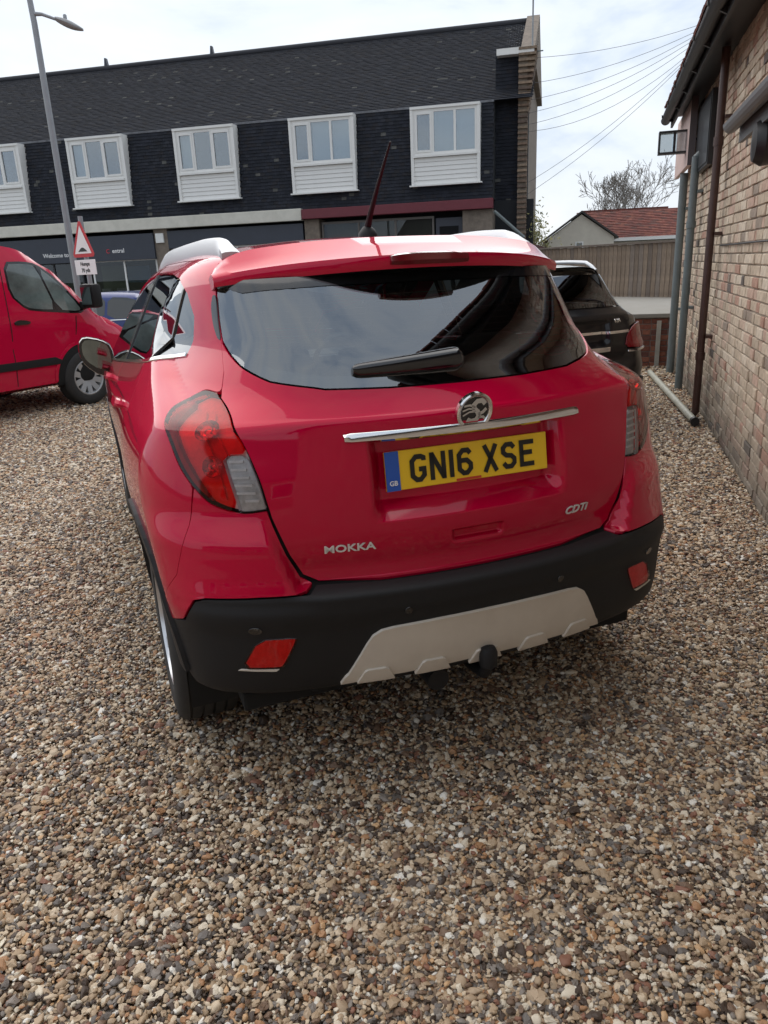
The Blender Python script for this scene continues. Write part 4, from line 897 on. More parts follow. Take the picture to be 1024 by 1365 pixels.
    for sx in (-.40,0,.40): MB().box(sx-.12,sx+.12,-.06,.03,1.10,1.25,.035).build('head_restraint',fabric,s_,True)
    MB().box(-.58,.58,-.48,-.02,1.0,1.03,.01).build('parcel_shelf',fabric,CAR)
    MB().box(-.72,.72,1.72,2.1,.7,1.03,.06).build('dashboard',fabric,CAR,True)
    MB().lathe([(0,.17),(.02,.185),(.04,.17),(.02,.155),(0,.17)],28,'y',(.37,1.60,.97)).build('steering_wheel',blackp,CAR,True)
car_parts()
# ------------------------------------------------------------------ parade of shops with maisonettes
SH=empty('shop_parade',(3.75,25.0,0),R(-13.5)); tag(SH,'long parade of shops with dark tile hung upper floor and white framed windows','building')
wpaint=mat('white_upvc',(.74,.74,.72),rough=.45,noise=(5,.2,(.6,.6,.58))); cream=mat('cream_fascia',(.62,.60,.53),rough=.6,noise=(3,.6,(.45,.44,.38)))
maroon=mat('maroon_fascia',(.14,.018,.03),rough=.5,noise=(4,.3)); navy=mat('navy_sign',(.035,.042,.06),rough=.5,noise=(3,.3)); 
winglass=glassmat('window_glass',(.70,.76,.80),gloss=.14); shopglass=glassmat('shop_glass',(.55,.57,.57),gloss=.0); curtain=mat('curtain',(.80,.86,.83),rough=.9,noise=(20,.4)); darkroom=mat('dark_room',(.02,.022,.026),rough=.9)
stonem=mat('pier_stone',(.22,.18,.145),rough=.9,noise=(5,.8,(.10,.085,.07)),bump=.5,bump_scale=14)
LX=-27.0
core=MB(); core.prism([(.05,3.32),(.40,6.06),(4.9,9.15),(9.4,6.0),(9.4,-.4),(.9,-.4),(.9,3.32)],LX,.0,'x'); core.build('roof_core',darkroom,SH)
# ground floor wall behind shop fronts
MB().box(LX,1.2,.85,.9,-.4,3.3).build('shop_wall',darkroom,SH)
# tile hanging (leaning back), cut round the windows
WX=[-2.5,-6.39,-10.37,-14.32,-18.28,-22.24]
v0=Vector((0,.30,2.72)).normalized()
def clipw(x,y):
    X_=LX+x; Z_=3.34+y*v0.z
    return any(a+.02<X_<a+2.1 and 3.85<Z_<5.96 for a in WX)
tiles('tile_hanging',SH,slateI,(LX,.02,3.34),(1,0,0),(0,.30,2.72),-LX,2.74,.165,.10,clipw)
tiles('roof_tiles',SH,slateI,(LX,.34,6.06),(1,0,0),(0,4.42,3.06),-LX+1.15,5.38,.165,.10)
MB().tube([(LX,4.77,9.16),(1.15,4.77,9.16)],.10,10).build('ridge',mat('ridge_grey',(.03,.032,.04),rough=.8),SH,True)
MB().box(LX,.0,.28,.36,6.02,6.075).build('eave_lead',mat('lead',(.16,.17,.19),rough=.6,noise=(6,.9,(.05,.05,.06))),SH)
for x in (-15.2,-10.8): MB().prism([(x-.07,9.2),(x+.07,9.2),(x+.02,9.5),(x-.03,9.5)],4.7,4.85).build('ridge_vent',navy,SH)
plank=None
for wi,x0 in enumerate(WX):
    w=2.12; win=MB().box(x0,x0+w,-.10,.35,5.93,6.0).box(x0+.0,x0+.09,-.08,.34,3.82,5.93).box(x0+w-.09,x0+w,-.08,.34,3.82,5.93).box(x0-.06,x0+w+.06,-.14,.30,3.78,3.82).build('window',wpaint,SH)
    MB().box(x0+.09,x0+w-.09,-.12,.04,4.60,4.66).build('window_sill',wpaint,win)
    fr=MB(); x1,x2=x0+.09,x0+w-.09; wm=(x2-x1)
    fr.box(x1,x2,-.05,.0,4.66,4.74).box(x1,x2,-.05,.0,5.84,5.93)
    cuts=[0,.30,.66,1.0] if wi<2 else [0,.30,.64,1.0]
    for c_ in cuts: 
        xx=x1+(wm-.07)*c_; fr.box(xx,xx+.07,-.05,.0,4.74,5.84)
    fr.build('window_frame',wpaint,win)
    for a,b_ in zip(cuts[:-1],cuts[1:]):
        xa=x1+(wm-.07)*a+.07; xb=x1+(wm-.07)*b_
        if a==0 or (wi>=2 and a>.5):      # opening lights have a frame of their own
            f2=MB(); f2.box(xa,xa+.05,-.07,-.03,4.74,5.84).box(xb-.05,xb,-.07,-.03,4.74,5.84).box(xa+.05,xb-.05,-.07,-.03,4.74,4.80).box(xa+.05,xb-.05,-.07,-.03,5.78,5.84); f2.build('casement',wpaint,win)
        MB().box(xa,xb,-.028,-.022,4.74,5.84).build('window_pane',winglass,win)
        if (wi<2 and a>0) or (wi==3 and a==0) or (wi==2 and a==0):
            V=[];n_=14
            for i in range(n_+1):
                xx=xa+(xb-xa)*i/n_; yy=.10+.025*(i%2); V+=[(xx,yy,4.72),(xx,yy,5.86)]
            mobj('curtain',V,[(2*i,2*i+2,2*i+3,2*i+1) for i in range(n_)],curtain,win,True)
    MB().box(x1,x2,.30,.32,4.6,5.95).build('room_back',darkroom,win)
    for k in range(6):
        z0=3.83+k*.128
        if plank is None:
            pl_=MB().add([(0,-.040,0),(w-.18,-.040,0),(w-.18,-.020,.124),(0,-.020,.124),(0,.02,0),(w-.18,.02,0),(w-.18,.02,.124),(0,.02,.124)],[(0,1,2,3),(4,7,6,5),(0,4,5,1),(1,5,6,2),(2,6,7,3),(3,7,4,0)]).build('cladding_plank',wpaint,win); plank=pl_.data
        else: pl_=bpy.data.objects.new('cladding_plank',plank); COL.objects.link(pl_); pl_.parent=win
        pl_.location=(x1,0,z0)
# fascias
MB().box(LX,-6.12,-.22,.05,3.0,3.36,.02).build('fascia',cream,SH); MB().box(-6.10,.02,-.26,.05,3.03,3.32,.015).build('fascia',maroon,SH)
sgn=MB().box(LX,-11.5,-.12,.6,2.05,2.88,.01).build('shop_sign',navy,SH)
MB().box(-11.0,-6.15,-.05,.6,2.35,2.92,.01).build('shop_sign',navy,SH)
sign_red=mat('sign_red',(.5,.03,.05),rough=.5)
for txt,xx,zz,m_ in (('Welcome to',-15.35,2.31,white),('C',-13.28,2.36,sign_red),('entral',-12.88,2.365,white)):
    t=textmesh('sign_lettering',txt,.20,m_,sgn,.004,.002); t.location=(xx,-.13,zz); t.rotation_euler=(R(90),0,0)
# shop fronts
def bay(x0,x1,z0,z1,n,m,y=.2,fm=None):
    fm=fm or wpaint; f=MB(); f.box(x0,x1,y-.05,y+.02,z0-.08,z0).box(x0,x1,y-.05,y+.02,z1,z1+.07)
    for i in range(n+1): xx=x0+(x1-x0-.06)*i/n; f.box(xx,xx+.06,y-.05,y+.02,z0,z1)
    o=f.build('shop_window',fm,SH)
    for i in range(n): a=x0+(x1-x0-.06)*i/n; MB().box(a+.06,a+(x1-x0-.06)/n,y-.02,y-.01,z0,z1).build('shop_pane',m,o)
    return o
bay(-5.55,-1.85,.3,2.85,3,shopglass,.15,mat('shop_frame',(.12,.11,.10),rough=.6)); 
for i,x in enumerate((-5.45,-4.25,-3.05)): MB().box(x,x+1.08,.35,.36,1.2,2.9).build('roller_blind',mat('blind',(.40,.37,.30),rough=.9,noise=(4,.3)),SH)
dr=MB().box(-1.80,-.95,.15,.2,-.33,2.85).build('shop_door',navy,SH); MB().box(-1.68,-1.08,.13,.149,.6,2.6).build('door_pane',shopglass,dr)
MB().box(-.93,.0,-.05,.85,-.35,3.02,.01).build('brick_pier',stonem,SH); MB().box(-11.5,-11.0,-.05,.85,-.35,3.0,.01).build('brick_pier',stonem,SH); MB().box(-6.1,-5.6,-.02,.85,-.35,3.02,.01).build('brick_pier',stonem,SH)
al=MB().box(-11.42,-11.12,-.12,-.051,2.55,2.86,.02).build('alarm_box',wpaint,SH)
bay(-14.1,-11.55,.35,2.02,2,shopglass,.1); bay(-17.9,-14.5,.35,2.02,3,shopglass,.1,mat('dark_frame',(.03,.03,.035),rough=.5)); bay(-25,-18.2,.35,2.02,4,shopglass,.1); bay(-10.9,-6.2,.35,2.3,4,shopglass,.1)
MB().box(-13.0,-12.1,.45,.5,1.3,1.85).build('window_poster',mat('poster_blue',(.03,.22,.42),rough=.5),SH); MB().box(-14.0,-13.1,.45,.5,1.0,1.9).build('window_poster',mat('poster_green',(.14,.18,.09),rough=.6),SH)
for x in (-14.0,-13.4,-12.4,-11.9): MB().box(x,x+.35,.3,.4,.9,1.12).build('window_display',mat('display_white',(.5,.5,.48),rough=.6),SH)
MB().box(-17.8,-14.6,.5,.52,.3,2.0).build('shop_back',darkroom,SH)
# end bay: recessed tile hung strip, brick flank with roof verge
MB().box(.0,1.0,.9,1.2,-.3,7.3).build('recess_core',darkroom,SH); tiles('recess_tiles',SH,slateI,(.0,.88,2.95),(1,0,0),(0,0,1),.72,4.4)
MB().box(.05,1.15,.55,.9,7.28,7.45).build('white_soffit',wpaint,SH)
fl=randmat('flank_brick',[((.24,.18,.13),2),((.19,.13,.095),2),((.29,.21,.15),1.4),((.14,.10,.08),1)],'island',rough=.95,noise=(12,.4),bump=.4)
b=MB()
for r_ in range(104):
    z0=-.35+r_*.075; ext=0 if z0<5.6 else min(.28,(z0-5.6)*.14)
    for k in range(4):
        off=.10 if r_%2 else 0; y0=.62+k*.225-off; b.box(.70,.98+ext,y0,y0+.215,z0,z0+.065)
b.build('flank_bricks',fl,SH,fixn=False)['kind']='stuff'
MB().box(.705,.96,.60,9.3,-.4,7.4).build('flank_wall',stonem,SH)
MB().prism([(.7,7.3),(4.9,9.35),(9.3,7.3)],.72,1.14,'x').build('gable',stonem,SH)
MB().tube([(1.08,.9,6.5),(1.08,.9,10.2)],.025,8).build('aerial_pole',mat('pole_grey',(.25,.26,.27),rough=.5,metal=.4),SH,True)
MB().box(1.0,1.4,.87,.9,7.35,7.38).build('aerial_bracket',greyp,SH)
MB().tube([(.05,-.1,2.95),(.95,.2,2.15)],.05,8).build('stair_rail',greyp,SH,True)
MB().prism([(.95,-.35),(3.0,-.35),(3.0,1.35),(.95,2.05)],.2,.35).build('stair_wall',mat('stair_dark',(.10,.05,.05),rough=.9),SH)
# ------------------------------------------------------------------ house added out of view behind the viewer, for dark reflections in the paint
HB=empty('reflection_house',(-5,-13.5,0)); tag(HB,'unseen brick house added behind the viewpoint to darken reflections in the car paint','house')
MB().box(-13,10,-7,0,-.3,3.1).build('wall',mat('house_brick',(.30,.20,.14),rough=.95,noise=(4,.6)),HB)
MB().prism([(.4,3.05),(-3.5,5.6),(-7.4,3.05)],-13.2,10.2,'x').build('roof',mat('house_roof',(.05,.045,.045),rough=.9,noise=(5,.4)),HB)
for x in (-11,-7.5,-4,-.5,3,6.5):
    w_=MB().box(x,x+1.6,.005,.05,1.0,2.3).build('window',wpaint,HB); MB().box(x+.1,x+1.5,.052,.06,1.1,2.2).build('window_pane',darkroom,w_)
# ------------------------------------------------------------------ bungalow beyond the fence
BG=empty('bungalow',(7.85,30,0),R(-10)); tag(BG,'cream rendered bungalow with red tiled roof beyond the board fence','house')
render_=mat('cream_render',(.60,.56,.48),rough=.9,noise=(3,.3))
MB().prism([(-1.25,-.6),(1.15,-.6),(1.15,2.18),(-.05,3.0),(-1.25,2.18)],0,6).build('gable_wall',render_,BG)
MB().box(1.15,6.5,1.2,6,-.6,2.15).build('side_wall',render_,BG)
MB().prism([(-1.42,2.10),(-.05,3.05),(1.3,2.10),(1.3,2.17),(-.05,3.13),(-1.42,2.18)],-.12,6).build('gable_verge',mat('verge_black',(.03,.028,.028),rough=.6),BG)
MB().prism([(-.08,3.06),(3.0,3.06),(3.0,3.12),(-.08,3.12)],-.05,.1).build('ridge',redtileI,BG)
MB().prism([(1.0,2.0),(3.2,3.16),(5.4,2.0)],.0,7.0,'x').build('roof_core',darkroom,BG)
tiles('roof_tiles',BG,redtileI,(.0,1.0,2.12),(1,0,0),(0,2.2,1.08),7,2.5,.22,.15)
MB().box(1.15,6.6,.92,1.02,2.02,2.14).build('white_gutter',wpaint,BG)
MB().box(-.25,.05,-.02,.02,1.75,2.05).build('window',wpaint,BG); MB().box(-.20,.0,-.03,-.021,1.79,2.01).build('window_pane',winglass,BG)
# far hedge and roof in the gap left of the bungalow
def leafball(name,label,cat,loc,rx,rz,n,cols,leaf=.05,group=None):
    root=empty(name,loc); tag(root,label,cat,group); b=MB(); rr=random.Random(int(loc[0]*100))
    cl=[(rr.gauss(0,.5),rr.gauss(0,.5),rr.uniform(.2,1)) for _ in range(14)]
    for i in range(n):
        c_=rr.choice(cl); p=Vector((c_[0]*rx+rr.gauss(0,.22)*rx,c_[1]*rx+rr.gauss(0,.22)*rx,max(.05,c_[2]*rz+rr.gauss(0,.12)*rz)))
        d=Vector((rr.gauss(0,1),rr.gauss(0,1),rr.gauss(0,1))).normalized(); e=d.orthogonal().normalized(); s=leaf*rr.uniform(.6,1.5)
        b.add([p-d*s,p+e*s*.5,p+d*s,p-e*s*.5],[(0,1,2,3)])
    b.build('crown',randmat(name+'_leaf',cols,'island',rough=.7,noise=(5,.3),bump=0),root,fixn=False)
    t=MB()
    for k in range(5): a=k*1.3; t.tube([(0,0,-.2),(math.cos(a)*rx*.3,math.sin(a)*rx*.3,rz*.5),(math.cos(a)*rx*.5,math.sin(a)*rx*.5,rz*.8)],[.03,.02,.008],5)
    t.build('trunk',mat('twig',(.10,.075,.055),rough=.9),root); root.children[-1]['kind']='stuff'
leafball('yellow_shrub','yellowish green leafy shrub at the end of the shop parade','shrub',(5.35,26.3,-.3),.75,2.9,2600,[((.26,.24,.10),2),((.34,.30,.12),1.5),((.16,.17,.06),1.5)],.05)
# ------------------------------------------------------------------ bare trees
def bare_tree(label,loc,h,seed,spread=.55,depth=6):
    rr=random.Random(seed); root=empty('bare_tree',loc); tag(root,label,'tree','bare winter trees behind the bungalow' if seed<9 else None)
    tr=MB(); cr=MB()
    def grow(p,d,l,r,k):
        n=3; pts=[p]; q=p; dd=d
        for i in range(n):
            dd=(dd+Vector((rr.gauss(0,.10),rr.gauss(0,.10),rr.gauss(.03,.05)))).normalized(); q=q+dd*(l/n); pts.append(q)
        (tr if k<2 else cr).tube(pts,[max(.012,r*(1-.45*i/n)) for i in range(n+1)],6 if k<2 else 3,cap=False)
        if k<depth:
            m=rr.choice((2,3,3)) if k<4 else rr.choice((2,3))
            for j in range(m):
                a=rr.uniform(0,6.28); sp=rr.uniform(.3,spread+.15); o=dd.orthogonal().normalized(); o.rotate(Matrix.Rotation(a,3,dd)); nd=(dd*math.cos(sp)+o*math.sin(sp)+Vector((0,0,.10))).normalized()
                s_=rr.uniform(.62,.85); st=pts[-1] if j==0 else pts[rr.choice((2,3))]
                grow(st,nd,l*s_,r*.55*(1 if j else 1.1),k+1)
    grow(Vector((0,0,-1)),Vector((0,0,1)),h*.30,h*.015,0)
    bark=mat('bark',(.20,.18,.165),rough=.95,noise=(4,.5))
    tr.build('trunk',bark,root,True,fixn=False); c_=cr.build('crown',bark,root,fixn=False); c_['kind']='stuff'
bare_tree('pale bare winter tree standing behind the red bungalow roof, the bushier one',(13.2,46,-.3),7.6,3,.6,7)
bare_tree('bare winter tree close to the brick building eaves behind the bungalow',(17.2,50,-.3),7.8,4,.6,7)
bare_tree('bare tree rising behind the far end of the shop parade roof',(-20.5,46,-.3),17,11,depth=5)
# ------------------------------------------------------------------ street lamp, road sign, telegraph pole
galv=mat('galvanised',(.28,.30,.32),rough=.5,metal=.4,noise=(6,.4,(.2,.21,.22)))
SL=empty('street_lamp',(-5.22,14.0,0)); tag(SL,'tall grey street lamp with single side arm behind the red van','street lamp')
MB().tube([(0,0,-.3),(0,0,1.1)],.075,14).build('lamp_base',galv,SL,True); MB().tube([(0,0,1.1),(-.02,0,5.4),(-.06,0,6.3)],[.058,.047,.040],14).build('lamp_pole',galv,SL,True)
MB().tube([(-.02,0,5.54),(.12,0,5.53),(.36,-.01,5.44)],[.034,.026,.022],10).build('lamp_arm',galv,SL,True)
hd=MB(); V=[]
for t in np.linspace(0,1,9):
    w_=.085*math.sin(math.pi*(.18+.80*t)**.9)+.012; h_=.05*math.sin(math.pi*(.15+.8*t))+.012; cx=.34+.40*t; cz=5.45-.16*t
    V+=[(cx,w_*math.cos(a)*1.3,cz+h_*math.sin(a)) for a in np.linspace(0,2*math.pi,13)[:-1]]
hd.add(V,[(i*12+j,(i+1)*12+j,(i+1)*12+(j+1)%12,i*12+(j+1)%12) for i in range(8) for j in range(12)]+[tuple(range(12)),tuple(96+j for j in range(12))]).build('lamp_head',mat('lamp_head_grey',(.22,.23,.24),rough=.5),SL,True)
MB().lathe([(5.44,.03),(5.50,.03),(5.515,.02)],12,'z',(.48,0,0)).build('photocell',galv,SL,True)
RS=empty('road_sign',(-4.66,13.0,0),R(-35)); tag(RS,'red bordered triangular hump warning sign with white plate on grey post','road sign')
MB().tube([(0,.03,-.3),(0,.03,2.45)],.038,12).build('sign_post',galv,RS,True)
tri=[(-.30,1.83),(.30,1.83),(0,2.42)]; tri=chaikin(tri,2,.08)
srd=mat('sign_border',(.50,.02,.03),rough=.4); MB().prism(tri,-.012,-.004).build('sign_border',srd,RS)
tri2=[(-.215,1.885),(.215,1.885),(0,2.305)]; MB().prism(tri2,-.016,-.0125).build('sign_face',mat('sign_white',(.78,.78,.78),rough=.4),RS)
hump=[(-.12,1.915)]+[(x,1.915+.062*math.cos(x/.12*math.pi/2)**1.2) for x in np.linspace(-.11,.11,12)]+[(.12,1.915)]; MB().prism(hump,-.019,-.0165).build('hump_symbol',black,RS)
MB().box(-.27,.27,-.012,-.004,1.56,1.79,.003).build('sign_plate',MATS['sign_white'],RS)
for i,tx in enumerate(('Humps','70 yds')): t=textmesh('sign_lettering',tx,.085,black,RS,.001,.002); t.location=(0,-.0145,1.725-.10*i); t.rotation_euler=(R(90),0,0)
TP=empty('telegraph_pole',(10.9,25.6,0)); tag(TP,'wooden telegraph pole behind the brick building carrying the wires','pole')
MB().tube([(0,0,-.6),(0,0,8.4)],[.15,.10],12).build('pole_shaft',mat('pole_wood',(.12,.09,.065),rough=.95,noise=(6,.5)),TP,True); MB().lathe([(8.1,.11),(8.1,.17),(8.2,.17),(8.2,.11)],14,'z').build('pole_head',galv,TP,True)
wire=mat('wire_black',(.12,.12,.13),rough=.6)
names=['highest overhead wire between telegraph pole and shop parade gable','second wire from the top running to the shop parade','third wire from the top running to the shop parade','fourth wire from the top running to the shop parade','fifth wire from the top running to the shop parade','lower overhead wire with deepest sag beside the flank','lowest overhead wire but one, running steeply down','lowest overhead wire, running steeply down past the flank']
ends=[(4.7,25.6,7.2,.25),(4.7,25.6,6.5,.3),(4.75,25.9,6.1,.35),(4.75,26.0,5.75,.4),(4.75,26.1,5.45,.5),(4.75,26.2,5.3,.75),(4.9,26.4,3.75,.35),(5.0,26.6,3.45,.35)]
for nm_,(x,y,z,sg) in zip(names,ends):
    A_=Vector((10.9,25.6,8.15)); B_=Vector((x,y,z)); pts=[A_.lerp(B_,t)-Vector((0,0,sg*4*t*(1-t))) for t in np.linspace(0,1,16)]
    o=MB().tube(pts,.006,4).build('overhead_wire',wire); tag(o,nm_,'wire','wires from the telegraph pole')
# ------------------------------------------------------------------ other vehicles: radial lofts round a length axis (X forward)
def vehicle(name,label,loc,rz,xs,T,Wf,pm,zc=.62,z0=.26,r=.16,nring=44,nst=60,ends=(0,0)):
    root=empty(name,loc,rz)
    xs_=np.linspace(ends[0],ends[1],nst)
    def Fv(x,y,z):
        t=interp(x,xs,T); f=smax(np.abs(y)-Wf(x,z),(z-t)*.9,r); return smax(f,z0-z,.05)
    def sf(s,z):
        s=np.asarray(s,float); z=np.asarray(z,float)+0*s; lo=np.zeros_like(s); hi=np.full_like(s,1.6)
        for _ in range(30):
            m=(lo+hi)/2; b_=Fv(s,m,z)<0; lo=np.where(b_,m,lo); hi=np.where(b_,hi,m)
        return np.stack([s,-lo,z],-1)
    def gf(P,e=.004):
        g=np.stack([Fv(P[...,0]+e,P[...,1],P[...,2])-Fv(P[...,0]-e,P[...,1],P[...,2]),Fv(P[...,0],P[...,1]+e,P[...,2])-Fv(P[...,0],P[...,1]-e,P[...,2]),Fv(P[...,0],P[...,1],P[...,2]+e)-Fv(P[...,0],P[...,1],P[...,2]-e)],-1)
        return g/np.maximum(np.linalg.norm(g,axis=-1,keepdims=True),1e-9)
    a=np.linspace(0,2*math.pi,nring,endpoint=False); Xg,Ag=np.meshgrid(xs_,a,indexing='ij')
    zcx=np.minimum(zc,interp(Xg,xs,T)-.12); lo=np.zeros_like(Xg); hi=np.full_like(Xg,2.6)
    for _ in range(30):
        m=(lo+hi)/2; b_=Fv(Xg,m*np.cos(Ag),zcx+m*np.sin(Ag))<0; lo=np.where(b_,m,lo); hi=np.where(b_,hi,m)
    V=np.stack([Xg,lo*np.cos(Ag),zcx+lo*np.sin(Ag)],-1).reshape(-1,3); n=nring
    f=[(i*n+j,(i+1)*n+j,(i+1)*n+(j+1)%n,i*n+(j+1)%n) for i in range(nst-1) for j in range(n)]+[tuple(range(n)),tuple((nst-1)*n+j for j in range(n))[::-1]]
    o=mobj('body',V,f,pm,root,True); bm=bmesh.new(); bm.from_mesh(o.data); bmesh.ops.recalc_face_normals(bm,faces=bm.faces[:]); bm.to_mesh(o.data); bm.free(); o.data.set_sharp_from_angle(angle=R(50))
    def pan(nm,poly,m,off=.004,it=1,ds=.08,dz=.06,parent=None,fl=.008,side=-1):
        p=panel(nm,chaikin(poly,it,.2) if it else np.asarray(poly,float),sf if side<0 else (lambda s,z:sf(s,z)*np.array([1,-1,1])),gf,m,parent or root,ds,dz,off,0,fl); return p
    return root,pan,sf,gf
# red van
vx=[-3.75,-3.7,-2,-.95,-.62,-.30,.05,.33,.50,.78,.93,.98]; vt=[1.93,1.96,1.97,1.95,1.89,1.73,1.41,1.10,1.02,.92,.78,.60]
def vw(x,z):
    w=1.0-.16*np.maximum(z-1.0,0)**1.15-.02*np.maximum(.55-z,0)/.3
    w=w-.018*np.exp(-((z-.78)/.10)**2)*sst(.35,-.2,x)
    return w-.30*np.maximum(x-.15,0)**2-.05*np.maximum(x-.6,0)
vpaint=mat('van_red',(.52,.003,.04),rough=.4,coat=1,coat_rough=.03,spec=.05,coat_ior=1.38)
VAN,vp,vsf,vgf=vehicle('delivery_van','',( -4.44,10.05,0),R(58),vx,vt,vw,vpaint,z0=.27,ends=(-3.75,.985))
tag(VAN,'red delivery van with black side moulding parked on the gravel','van')
vglass=mat('van_glass',(.17,.215,.205),rough=.06,coat=1,noise=(2.2,.9,(.05,.065,.062)))
for sd in (-1,1):
    vp('door_window',[(-.80,1.36),(-.66,1.215),(-.50,1.185),(-.285,1.17),(-.415,1.665),(-.55,1.69),(-.78,1.69)],vglass,.003,1,side=sd); vp('quarter_window',[(-.255,1.165),(.03,1.13),(.055,1.17),(-.20,1.50),(-.385,1.655)],vglass,.003,1,side=sd)
    vp('window_seal',[(-.282,1.17),(-.258,1.165),(-.388,1.657),(-.412,1.665)],gloss_black,.006,0,side=sd)
    q=np.array([(-.83,1.36),(-.67,1.19),(-.50,1.16),(.03,1.10),(.10,1.13),(.075,1.19),(-.18,1.53),(-.39,1.69),(-.55,1.715),(-.80,1.715)]); vp('window_surround',q,gloss_black,.0015,1,side=sd,fl=.001)
    vp('side_moulding',[(-3.3,.545),(-3.3,.63),(-.42,.63),(-.33,.585),(-.36,.545)],blackp,.012,0,side=sd,fl=.014)
    vp('door_handle',[(-.86,1.03),(-.86,1.065),(-.80,1.085),(-.72,1.075),(-.66,1.055),(-.68,1.03)],gloss_black,.02,1,side=sd,fl=.02)
    # shut lines
    vp('door_shut_line',[(-.955,.36),(-.945,.36),(-.90,1.1),(-.84,1.74),(-.85,1.74),(-.91,1.1)],dark,.0015,0,side=sd,fl=.001,dz=.03); vp('door_shut_line',[(-.33,.33),(-.32,.33),(-.10,.72),(-.03,1.08),(-.04,1.08),(-.11,.72)],dark,.0015,0,side=sd,fl=.001,dz=.03)
    for wx in (0.0,-2.93):
        th=np.linspace(0,math.pi,20); ring=[(wx+.43*math.cos(t),.345+.41*math.sin(t)) for t in th]+[(wx-.43,.275),(wx+.43,.275)]
        vp('wheel_arch',ring,dark,.004,0,side=sd,fl=.003)
        ro=[(wx+.46*math.cos(t),.345+.44*math.sin(t)) for t in th]+[(wx+.425*math.cos(t),.345+.405*math.sin(t)) for t in th[::-1]]
        vp('arch_lip',ro,vpaint,.010,0,side=sd,fl=.012)
        wv=empty('wheel_mount',(wx,0,0),R(90),VAN) if False else None
        sgn=-1 if sd<0 else 1
        wh=make_wheel(VAN,0,0,.335,.215,.215,1,10,mat('wheel_trim',(.42,.43,.44),rough=.4,metal=.5),True); wh.rotation_euler=(0,0,R(-90) if sd<0 else R(90)); wh.location=(wx,sgn*.915,0)
    mr=empty('door_mirror',(0,0,0),0,VAN)
    y0=-1.0 if sd<0 else 1.0; k=1 if sd>0 else -1
    MB().box(.06,.20,min(y0,y0+k*.24),max(y0,y0+k*.24),1.16,1.44,.04).build('mirror_housing',blackp,mr,True); MB().box(.052,.06,min(y0+k*.03,y0+k*.21),max(y0+k*.03,y0+k*.21),1.20,1.40).build('mirror_glass',MATS['mirror'],mr); MB().box(.06,.16,min(y0-k*.08,y0+k*.02),max(y0-k*.08,y0+k*.02),1.15,1.24,.02).build('mirror_arm',blackp,mr)
MB().tube([(-2.6,-.82,2.0),(-.9,-.80,2.0)],.018,8).build('roof_bar',railm,VAN,True)
for x in (-2.2,-1.3): MB().box(x,x+.06,-.82,.82,1.95,2.03,.01).build('roof_bar',railm,VAN)
# road cars
carwin=mat('car_window_dark',(.03,.035,.038),rough=.08,coat=.6)
def saloon(name,label,loc,rz,pm,L_=4.2,H=1.45,W2=.87,grp=None):
    xs=np.array([-2.1,-2.07,-1.95,-1.5,-1.0,-.2,.25,.75,1.15,1.7,2.0,2.1])*L_/4.2; T=np.array([.70,.86,.98,1.30,1.42,1.45,1.40,1.15,.96,.88,.74,.58])*H/1.45
    Wf=lambda x,z:W2-.30*np.maximum(z-.86*H/1.45,0)-.03*np.maximum(.5-z,0)/.3-.09*np.maximum(np.abs(x)/(L_/2)-.6,0)**1.5*6
    root,pn,sf,gf=vehicle(name,label,loc,rz,xs,T,Wf,pm,zc=.55,z0=.24,r=.12,nring=36,nst=44,ends=(xs[0],xs[-1])); tag(root,label,'car',grp)
    k=L_/4.2; h=H/1.45; P=lambda pts:[(a*k,b*h) for a,b in pts]
    for sd in (-1,1):
        pn('side_window',P([(-1.50,.95),(-1.42,1.16),(-1.1,1.33),(-.55,1.36),(-.52,.93)]),carwin,.003,1,side=sd); pn('side_window',P([(-.46,.93),(-.49,1.36),(-.05,1.365),(.28,1.30),(.72,.98),(.70,.92)]),carwin,.003,1,side=sd)
        pn('window_trim',P([(-1.55,.915),(-1.55,.93),(.75,.905),(.75,.89)]),chrome,.006,0,side=sd)
        pn('door_shut_line',P([(-.50,.35),(-.49,.35),(-.49,.92),(-.50,.92)]),dark,.0015,0,side=sd,fl=.001); pn('sill_trim',P([(-1.0,.27),(-1.0,.36),(1.0,.36),(1.0,.27)]),blackp,.006,0,side=sd)
        for wx in (-1.28*k,1.28*k):
            th=np.linspace(0,math.pi,16); pn('wheel_arch',[(wx+.36*math.cos(t),.31+.35*math.sin(t)) for t in th]+[(wx-.36,.25),(wx+.36,.25)],dark,.004,0,side=sd,fl=.002)
            wh=make_wheel(root,0,0,.31,.2,.2,1,5); wh.rotation_euler=(0,0,R(-90) if sd<0 else R(90)); wh.location=(wx,(-1 if sd<0 else 1)*(W2-.085),0)
    return root
bluep=mat('blue_paint',(.02,.038,.15),rough=.35,coat=.6,metal=.2,spec=.2); darkp=mat('dark_blue_paint',(.012,.014,.022),rough=.3,coat=1,metal=.2)
saloon('hatchback_car','blue hatchback car on the road behind the grey street lamp',(-6.1,17.6,-.32),R(172),bluep,4.1,1.52)
saloon('hatchback_car','dark car parked in front of the shop windows beyond the blue hatchback',(-6.6,22.4,-.32),R(172),darkp,4.4,1.46)
